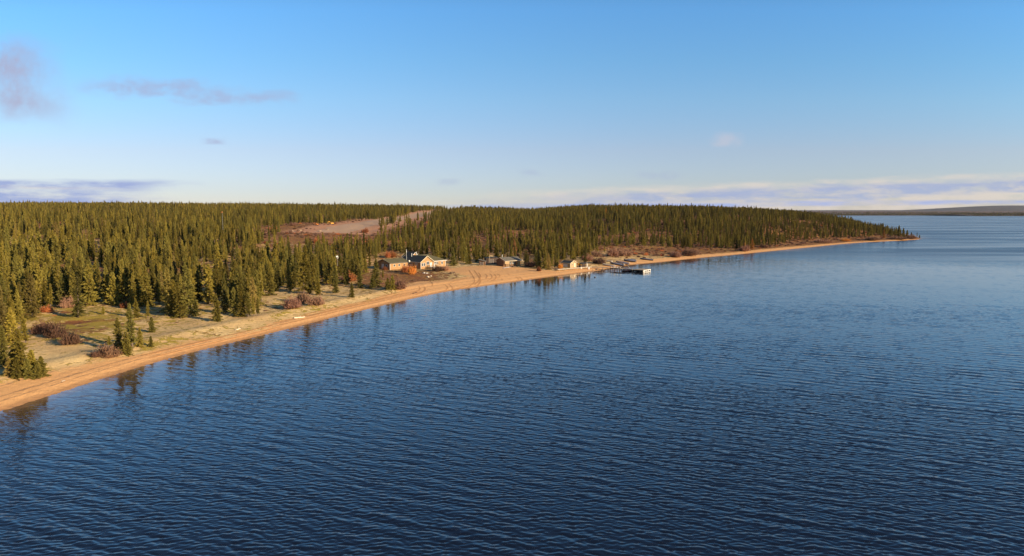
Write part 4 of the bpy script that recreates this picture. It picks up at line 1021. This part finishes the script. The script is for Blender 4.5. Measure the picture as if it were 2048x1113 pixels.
q = MB().box(0, -.04, .74, 6.4, .08, 1.0).box(0, -.04, .05, 6.4, .08, .24)
for a_ in (0, 1.1, 2.75, 4.4, 6.1): q.box(a_, -.02, .24, a_ + (.75 if a_ == 0 else .34), .08, .74)
q.box(6.36, 0, .1, 6.44, 4.8, 1.0).build('side_frame', M['white'], FD)
q = MB().box(-.04, .1, .74, .06, 4.8, 1.0).box(-.04, .1, .05, .06, 4.8, .2)
for a_ in (1.5, 3.1, 4.7): q.box(-.02, a_, .2, .06, a_ + .15, .74)
q.build('end_frame', M['darkwood'], FD)  # dark frame: shade on this unlit face put into its colour
for i, (a_, b_) in enumerate(((1.3, 1.2), (3.3, 1.2), (5.2, 1.2), (1.3, 3.6), (3.3, 3.6), (5.2, 3.6))):
    MB().tube((a_ - .7, b_, .35), (a_ + .7, b_, .35), .38, n=12).build('float_drum', M['rubber'], FD, False)
q = MB()
for a_, b_ in ((-.12, 4.9), (-.12, .1)): q.tube((a_, b_, -1.5), (a_, b_, 1.7), .07)
q.build('mooring_post', M['wood'], FD)

x, y, z = ground(1166, 535.5); SH = empty('shelter', (x, y, z), .25, 'small dark roofed shelter with pale post beside boardwalk', 'shelter')
MB().slab([(-1.5, -1.0, 1.75), (1.4, -1.0, 1.75), (1.4, 1.2, 2.0), (-1.5, 1.2, 2.0)], .1).build('roof', M['dark_roof'], SH)
MB().box(-1.4, 1.0, -.4, 1.3, 1.08, 1.85).box(-1.4, -.9, -.4, -1.32, 1.0, 1.7).box(-1.1, -.6, -.2, .9, .9, .75).build('wall', M['darkwood'], SH)
q = MB().bar((1.35, -.95, -.4), (1.35, -.95, 2.1), .16).bar((1.9, -1.2, -.3), (1.5, -.9, 1.5), .14); q.build('post', M['white'], SH)
for i, (px, py, s_, m_, lab) in enumerate([(1162, 538.2, .34, 'white', 'white barrel under boardwalk left of the shelter post'), (1177, 539, .38, 'white', 'white barrel on sand at foot of shelter post')]):
    x, y, z = ground(px, py); o = empty('barrel', (x, y, z), 0, lab, 'barrel')
    MB().tube((0, 0, 0), (0, 0, s_ * 2.2), s_, n=14).build('drum', M[m_], o); MB().tube((0, 0, s_ * 2.2), (0, 0, s_ * 2.2 + .05), s_ * 1.05, n=14).build('lid', M['cream'], o)
x, y, z = ground(1159, 535); o = empty('crate', (x, y, z), .3, 'yellow crate on boardwalk right of the boat shed', 'crate')
MB().box(-.6, -.4, .9, .6, .4, 1.6).build('box', M['yellow'], o); MB().box(-.64, -.44, 1.6, .64, .44, 1.68).build('lid', M['yellow'], o); MB().box(-.6, -.4, 0, -.5, .4, .9).box(.5, -.4, 0, .6, .4, .9).build('leg', M['wood'], o)

# ------------------------------------------------------------------ boats
def hull_mesh(L, Wd, D, inner=True):
    st_ = 12; V = []; Fc = []; prof = []
    for i in range(st_ + 1):
        t_ = i / st_; w = Wd / 2 * (1 - max(0, (t_ - .45) / .55) ** 2.2) * (.90 + .10 * min(1, t_ * 4)); w = max(w, .02)
        zk = .0 + .45 * D * max(0, (t_ - .7) / .3) ** 2; zg = D * (1 + .35 * t_ ** 2.5)
        prof.append((L * (t_ - .5), w, zk, zg))
    for x, w, zk, zg in prof:
        V += [(x, -w, zg), (x, -w * .82, zk + (zg - zk) * .35), (x, 0, zk), (x, w * .82, zk + (zg - zk) * .35), (x, w, zg)]
    for i in range(st_):
        for k in range(4): Fc.append((i * 5 + k, i * 5 + k + 1, (i + 1) * 5 + k + 1, (i + 1) * 5 + k))
    Fc.append((0, 1, 2, 3, 4)); n0 = len(V)
    for x, w, zk, zg in prof:                                      # inner skin
        w2 = max(w - .05, .01); V += [(x, -w2, zg), (x, -w2 * .78, zk + .12 + (zg - zk) * .3), (x, 0, zk + .12), (x, w2 * .78, zk + .12 + (zg - zk) * .3), (x, w2, zg)]
    for i in range(st_):
        for k in range(4): Fc.append((n0 + i * 5 + k, n0 + (i + 1) * 5 + k, n0 + (i + 1) * 5 + k + 1, n0 + i * 5 + k + 1))
        Fc.append((i * 5, (i + 1) * 5, n0 + (i + 1) * 5, n0 + i * 5)); Fc.append((i * 5 + 4, n0 + i * 5 + 4, n0 + (i + 1) * 5 + 4, (i + 1) * 5 + 4))
    return MB().add(V, Fc), prof
def boat(px, py, L, Wd, D, bow_dir, hull, cover, motor, label, dome=.35, z=None, roll=.0, cat='boat'):
    x, y, zg = ground(px, py); zz = zg if z is None else z; rz = math.atan2(bow_dir[1], bow_dir[0])
    o = empty('motor_boat', (x, y, zz), rz, label, cat, 'boats around the dock')
    if z is None:
        e = 1.5; cx_, cy_ = math.cos(rz) * e, math.sin(rz) * e; o.rotation_euler = (roll, -math.atan2(H1(x + cx_, y + cy_) - H1(x - cx_, y - cy_), 2 * e), rz)
    mb, prof = hull_mesh(L, Wd, D); mb.build('hull', M[hull], o)
    gw = MB()
    for i in range(len(prof) - 1):
        for s_ in (-1, 1): gw.bar((prof[i][0], s_ * prof[i][1], prof[i][3]), (prof[i + 1][0], s_ * prof[i + 1][1], prof[i + 1][3]), .06)
    gw.build('gunwale', M['alum' if hull != 'alum' else 'white'], o)
    if cover:
        V = []; Fc = []; nc = 8
        for i, (xx, w, zk, zt) in enumerate(prof):
            t_ = i / (len(prof) - 1); hgt = dome * math.sin(min(1, .25 + t_ * .95) * math.pi) ** .7 if t_ < .95 else .02; hgt = max(hgt, .02)
            for k in range(nc + 1):
                a_ = k / nc * 2 - 1; sag = .04 * math.sin(i * 2.1 + k * 1.3); V.append((xx, a_ * (w + .05), zt + .04 + hgt * (1 - abs(a_) ** 1.6) + sag * (1 - a_ * a_)))
            V += [(xx, -(w + .06), zt - .14), (xx, (w + .06), zt - .14)]
        m_ = nc + 3
        for i in range(len(prof) - 1):
            for k in range(nc): Fc.append((i * m_ + k, i * m_ + k + 1, (i + 1) * m_ + k + 1, (i + 1) * m_ + k))
            Fc.append((i * m_ + nc + 1, i * m_, (i + 1) * m_, (i + 1) * m_ + nc + 1)); Fc.append((i * m_ + nc, i * m_ + nc + 2, (i + 1) * m_ + nc + 2, (i + 1) * m_ + nc))
        Fc.append(tuple(range(nc + 1))); MB().add(V, Fc).build('cover', M[cover], o, True)
    else:
        for k in (.18, .42, .64):
            i = int(k * (len(prof) - 1)); xx, w, zk, zt = prof[i]; MB().box(xx - .14, -w + .06, zt - .22, xx + .14, w - .06, zt - .17).build('bench', M['wood'], o)
    if motor:
        xs = -L / 2 - .22; e = MB().bar((xs, 0, D * .2), (xs, 0, D + .15), .14, .2).bar((xs - .02, 0, -.12), (xs - .02, 0, .25), .08, .28).build('outboard_motor', M['navy'], o)
        MB().add([(xs + a * .2, b * .16, D + .1 + c * .5 - (.1 if a < 0 and c else 0)) for c in (0, 1) for a, b in ((-1.3, -.8), (1, -1), (1, 1), (-1.3, .8))], [(0, 3, 2, 1), (4, 5, 6, 7), (0, 1, 5, 4), (1, 2, 6, 5), (2, 3, 7, 6), (3, 0, 4, 7)]).build('cowling', M[motor], e)
    return o
UP = (-.93, .36)
boat(1216, 532.5, 5.0, 1.5, .55, UP, 'alum', None, None, 'open bare aluminium skiff beached nearest the pier')
boat(1233, 530.5, 6.0, 1.9, .65, UP, 'navy', 'tarp', 'white', 'covered boat with white outboard beached second from the pier')
boat(1244, 528, 6.0, 1.9, .65, (-.90, .43), 'alum', 'tarp', 'white', 'covered boat with white outboard beached just above the second')
boat(1259, 524.0, 5.4, 2.0, .7, (-.97, .22), 'navy', 'tarp', 'steel', 'boat under high rounded tarpaulin beached right of the pair', dome=.75)
boat(1293, 520.5, 6.3, 1.8, .6, (-.97, .26), 'navy', 'tarp', None, 'long low dark boat beached alone farthest along the sand', dome=.15)
x_, y_ = flat(1257, 543, 0)
boat(1257, 543.4, 5.2, 1.8, .62, (.97, -.22), 'redhull', None, 'navy', 'maroon hulled boat moored between pier and floating dock', z=-.12)
boat(1219, 523.5, 2.6, 1.1, .4, (-.8, .5), 'white', None, None, 'little white dinghy lying up the beach behind the others', cat='dinghy')
x, y = flat(1190, 555.5, 0); o = empty('buoy', (x, y, 0), 0, 'small dark mooring buoy floating off the pier', 'buoy')
V = [(math.cos(a) * r, math.sin(a) * r, h) for r, h in ((.01, -.25), (.28, -.1), (.34, .08), (.26, .28), (.05, .36)) for a in np.linspace(0, 6.283, 13)[:-1]]
MB().add(V, [(i * 12 + k, i * 12 + (k + 1) % 12, (i + 1) * 12 + (k + 1) % 12, (i + 1) * 12 + k) for i in range(4) for k in range(12)]).build('float', M['navy'], o, True)
MB().tube((0, 0, .34), (0, 0, .5), .04).build('ring', M['steel'], o)

# ------------------------------------------------------------------ machines at the airstrip, masts, driftwood, stones
def excavator(px, py, rz, paint, label, s_=1.0, arm_up=.6):
    x, y, z = ground(px, py); o = empty('excavator', (x, y, z), rz, label, 'excavator'); o.scale = (s_,) * 3
    for sd_ in (-1, 1):
        n = 16; pts = [(1.5 + .42 * math.cos(a), .42 + .42 * math.sin(a)) for a in np.linspace(-math.pi / 2, math.pi / 2, 8)] + [(-1.5 + .42 * math.cos(a), .42 + .42 * math.sin(a)) for a in np.linspace(math.pi / 2, 1.5 * math.pi, 8)]
        MB().prism([(a, b) for a, b in pts], sd_ * 1.0 - .25, sd_ * 1.0 + .25, 'y').build('track', M['rubber'], o)
    MB().box(-1.6, -1.15, .85, 1.3, 1.15, 1.2).box(-1.8, -1.15, 1.2, -.3, 1.15, 1.95).build('body', M[paint], o)
    cb = MB().prism([(-.3, 1.2), (1.2, 1.2), (1.2, 1.8), (.9, 2.75), (-.3, 2.75)], .15, 1.12, 'y').build('cab', M[paint], o)
    MB().box(-.1, 1.125, 1.7, .8, 1.15, 2.6).box(-.1, .12, 1.7, .8, .145, 2.6).build('window', M['glass'], cb)
    MB().bar((.9, -.3, 1.3), (2.9, -.3, 3.0 + arm_up), .38, .42).bar((2.9, -.3, 3.0 + arm_up), (4.0, -.3, 2.6 + arm_up), .32, .34).build('boom', M[paint], o)
    MB().bar((4.0, -.3, 2.7 + arm_up), (4.5, -.3, .9), .26, .3).build('arm', M[paint], o)
    MB().prism([(4.2, .1), (4.9, .15), (4.8, .95), (4.3, 1.0), (3.9, .6)], -.75, .15, 'y').build('bucket', M['rubber'], o)
    MB().tube((-1.1, .5, 1.95), (-1.1, .5, 2.5), .06).build('exhaust', M['rubber'], o)
excavator(664, 449.5, math.radians(205), 'yellow', 'bright yellow excavator parked at left edge of airstrip', .68)
excavator(633, 451.5, math.radians(160), 'orange', 'faded orange excavator left of the bright yellow one', .62, .2)
x, y, z = ground(446, 463); o = empty('windsock_mast', (x, y, z), 0, 'thin pole with faded orange windsock above the left forest', 'mast')
MB().tube((0, 0, -.3), (0, 0, 11.5), .09, .05).build('pole', M['steel'], o); MB().tube((0, 0, 11.3), (-1.3, .4, 10.9), .35, .15).build('windsock', M['orange'], o)
x, y, z = ground(675, 532); o = empty('dish_antenna', (x, y, z), 0, 'white satellite dish on a pole among spruces left of lodge', 'dish')
dish_mb(0, 0, 3.1, .75, math.radians(-60), .6).build('dish', M['white'], o); MB().tube((0, 0, -.3), (0, 0, 3.0), .08).build('pole', M['steel'], o)
def log(p0, p1, r, label, m='drift', name='driftwood_log'):
    x, y, z = ground(*p0); x1, y1, z1 = ground(*p1); o = empty(name, (x, y, z), math.atan2(y1 - y, x1 - x), label, 'log'); L = math.hypot(x1 - x, y1 - y); rg = random.Random(int(p0[0]))
    q = MB(); n = 9; pts = [(L * i / 5, rg.uniform(-.06, .06), r * .7 + rg.uniform(0, .05) + (z1 - z) * i / 5) for i in range(6)]
    V = [(p[0], p[1] + math.cos(2 * math.pi * k / n) * r * (1 - .07 * i), p[2] + math.sin(2 * math.pi * k / n) * r * (1 - .07 * i)) for i, p in enumerate(pts) for k in range(n)]
    q.add(V, [(i * n + k, i * n + (k + 1) % n, (i + 1) * n + (k + 1) % n, (i + 1) * n + k) for i in range(5) for k in range(n)] + [tuple(range(n)), tuple(range(5 * n, 6 * n))])
    q.build('stem', M[m], o, True); MB().tube((L * .6, 0, r), (L * .72, .35, r * 2.4), r * .35, r * .15, 6).build('stub', M[m], o)
log((588, 637.5), (610, 635.5), .16, 'straight bleached log lying on sand below pink shrubs')
log((472, 661.5), (481, 658.5), .12, 'short pale driftwood on sand below the slim spruces', )
log((826, 588), (834, 586), .12, 'dark short log on the sand below the lodge', 'darkwood')
log((124, 764), (130, 762), .05, 'very small pale stick on sand at lower left')
def rock(px, py, r, label, m='rock', cat='rock', group=None, seed=0, flat_=.6):
    x, y, z = ground(px, py); rg = np.random.RandomState(seed + int(px)); V = []; nu, nv = 9, 6
    for j in range(nv + 1):
        ph_ = math.pi * j / nv
        for i in range(nu):
            a_ = 2 * math.pi * i / nu; k = r * (1 + .25 * rg.randn() * (0 < j < nv)); k = max(k, r * .5)
            V.append((math.cos(a_) * math.sin(ph_) * k, math.sin(a_) * math.sin(ph_) * k, math.cos(ph_) * k * flat_ + r * .2))
    o = MB().add(V, [(j * nu + i, j * nu + (i + 1) % nu, (j + 1) * nu + (i + 1) % nu, (j + 1) * nu + i) for j in range(nv) for i in range(nu)]).build('rock', M[m])
    o.location = (x, y, z); tag(o, label, cat, group)
for i, (px, py, r, m, lab) in enumerate([
  (1193, 540, .45, 'navy', 'dark rock at waterline left of the pier'), (1200, 539.5, .35, 'rock', 'brown rock at waterline just left of pier start'), (1186, 541, .3, 'rock', 'small brown rock left of the dark waterline rock'),
  (1206, 538.5, .3, 'rock', 'small rock beneath the narrow boardwalk'), (818, 547, .35, 'white', 'pale stone on heath in front of amber bush'), (848, 547, .45, 'white', 'pale stone below the lodge deck'),
  (854, 547.5, .35, 'white', 'smaller pale stone below lodge deck'), (856, 555, .5, 'drift', 'pale stone on heath lower down from lodge'), (862, 553, .35, 'drift', 'small pale stone right of the lower heath stone')]):
    rock(px, py, r, lab, m)
for px, py, r, lab in [(583, 464, 1.3, 'left rubble heap at near end of airstrip'), (600, 462, 1.1, 'second rubble heap at near end of airstrip'), (640, 463, 1.0, 'rubble heap below the orange excavator'), (655, 460, .9, 'rubble heap between excavators and gravel'), (728, 438, 1.0, 'rubble heap along far left margin of airstrip')]:
    rock(px, py, r, lab, 'rock', 'rubble', seed=5, flat_=.45)
x, y, z = ground(905, 548.5); o = empty('picnic_table', (x, y, z), .5, 'dark picnic table on the sand right of the lodge', 'table')
MB().box(-.95, -.38, .68, .95, .38, .74).build('tabletop', M['darkwood'], o)
for s_ in (-1, 1): MB().box(-.95, s_ * .75 - .13, .40, .95, s_ * .75 + .13, .45).build('bench', M['darkwood'], o)
for s_ in (-1, 1): MB().bar((s_ * .7, -.85, 0), (s_ * .7, -.2, .7), .08).bar((s_ * .7, .85, 0), (s_ * .7, .2, .7), .08).bar((s_ * .7, -.8, .38), (s_ * .7, .8, .38), .08).build('leg', M['darkwood'], o)

# ------------------------------------------------------------------ wheel tracks pressed into the sand
def ribbon(mb, pts, w, lift=.035):
    P_ = []
    for a, b in zip(pts[:-1], pts[1:]):
        n = max(2, int(math.hypot(b[0] - a[0], b[1] - a[1]) / .5))
        for i in range(n): P_.append((a[0] + (b[0] - a[0]) * i / n, a[1] + (b[1] - a[1]) * i / n))
    P_.append(pts[-1]); A = np.array(P_); T = np.gradient(A, axis=0); T /= np.linalg.norm(T, axis=1)[:, None] + 1e-9; N_ = np.stack([-T[:, 1], T[:, 0]], 1)
    rg = np.random.RandomState(len(mb.v) + 1); ww = w * (.6 + .8 * rg.rand(len(A)))[:, None] / 2
    for s_ in (-1, 1):
        pass
    Lf, Rt = A + N_ * ww, A - N_ * ww; zl, zr_ = height(Lf[:, 0], Lf[:, 1]) + lift, height(Rt[:, 0], Rt[:, 1]) + lift
    V = []; [V.extend([(Lf[i, 0], Lf[i, 1], zl[i]), (Rt[i, 0], Rt[i, 1], zr_[i])]) for i in range(len(A))]
    mb.add(V, [(2 * i, 2 * i + 1, 2 * i + 3, 2 * i + 2) for i in range(len(A) - 1)])
tk = MB()
TR = [([(938, 541), (945, 551), (950, 560), (948, 567), (940, 573), (925, 579)], 1.9), ([(957, 546), (962, 552), (958, 562), (950, 570)], 0), ([(838, 573), (841, 578), (834, 584), (822, 588)], 1.6),
      ([(860, 563), (866, 568), (864, 573)], 0), ([(889, 569), (896, 575), (894, 580), (880, 585)], 1.5), ([(970, 548), (975, 552), (972, 558)], 0), ([(981, 549), (985, 553), (983, 558), (974, 562)], 1.4),
      ([(995, 549), (1001, 552), (998, 554)], 0), ([(1014, 548), (1020, 551)], 0), ([(1031, 554), (1036, 557), (1037, 560)], 1.4), ([(1003, 558), (1006, 561)], 0), ([(965, 560), (952, 566), (930, 573), (905, 580)], 0),
      ([(560, 650), (640, 632), (700, 617), (780, 598), (850, 583)], 1.7), ([(620, 632), (700, 614), (760, 600), (800, 588)], 1.6), ([(300, 716), (400, 692), (500, 669), (560, 654)], 1.7), ([(1045, 549), (1070, 547), (1110, 545)], 0), ([(900, 566), (915, 561), (935, 557)], 0)]
for pp, gap_ in TR:
    w_ = smooth_line([ground(*p)[:2] for p in pp], 2); ribbon(tk, w_, .34)
    if gap_:
        A = np.array(w_); T = np.gradient(A, axis=0); T /= np.linalg.norm(T, axis=1)[:, None] + 1e-9; ribbon(tk, [tuple(v_) for v_ in A + np.stack([-T[:, 1], T[:, 0]], 1) * gap_], .42)
tag(tk.build('wheel_tracks', M['track']), 'wheel tracks pressed into the sand', 'tracks', kind='structure')

# ------------------------------------------------------------------ air
hm = bpy.data.materials.new('haze_air'); hm.use_nodes = True; q = NT(hm.node_tree); q.n.remove(q.n['Principled BSDF'])
pv = q.new('ShaderNodeVolumePrincipled'); pv.inputs['Color'].default_value = (.80, .86, 1.0, 1); pv.inputs['Density'].default_value = 1.5e-5
q.l.new(pv.outputs[0], q.n['Material Output'].inputs['Volume'])
tag(MB().box(-6500, -900, -6, 11500, 9800, 135).build('haze', hm), kind='stuff')
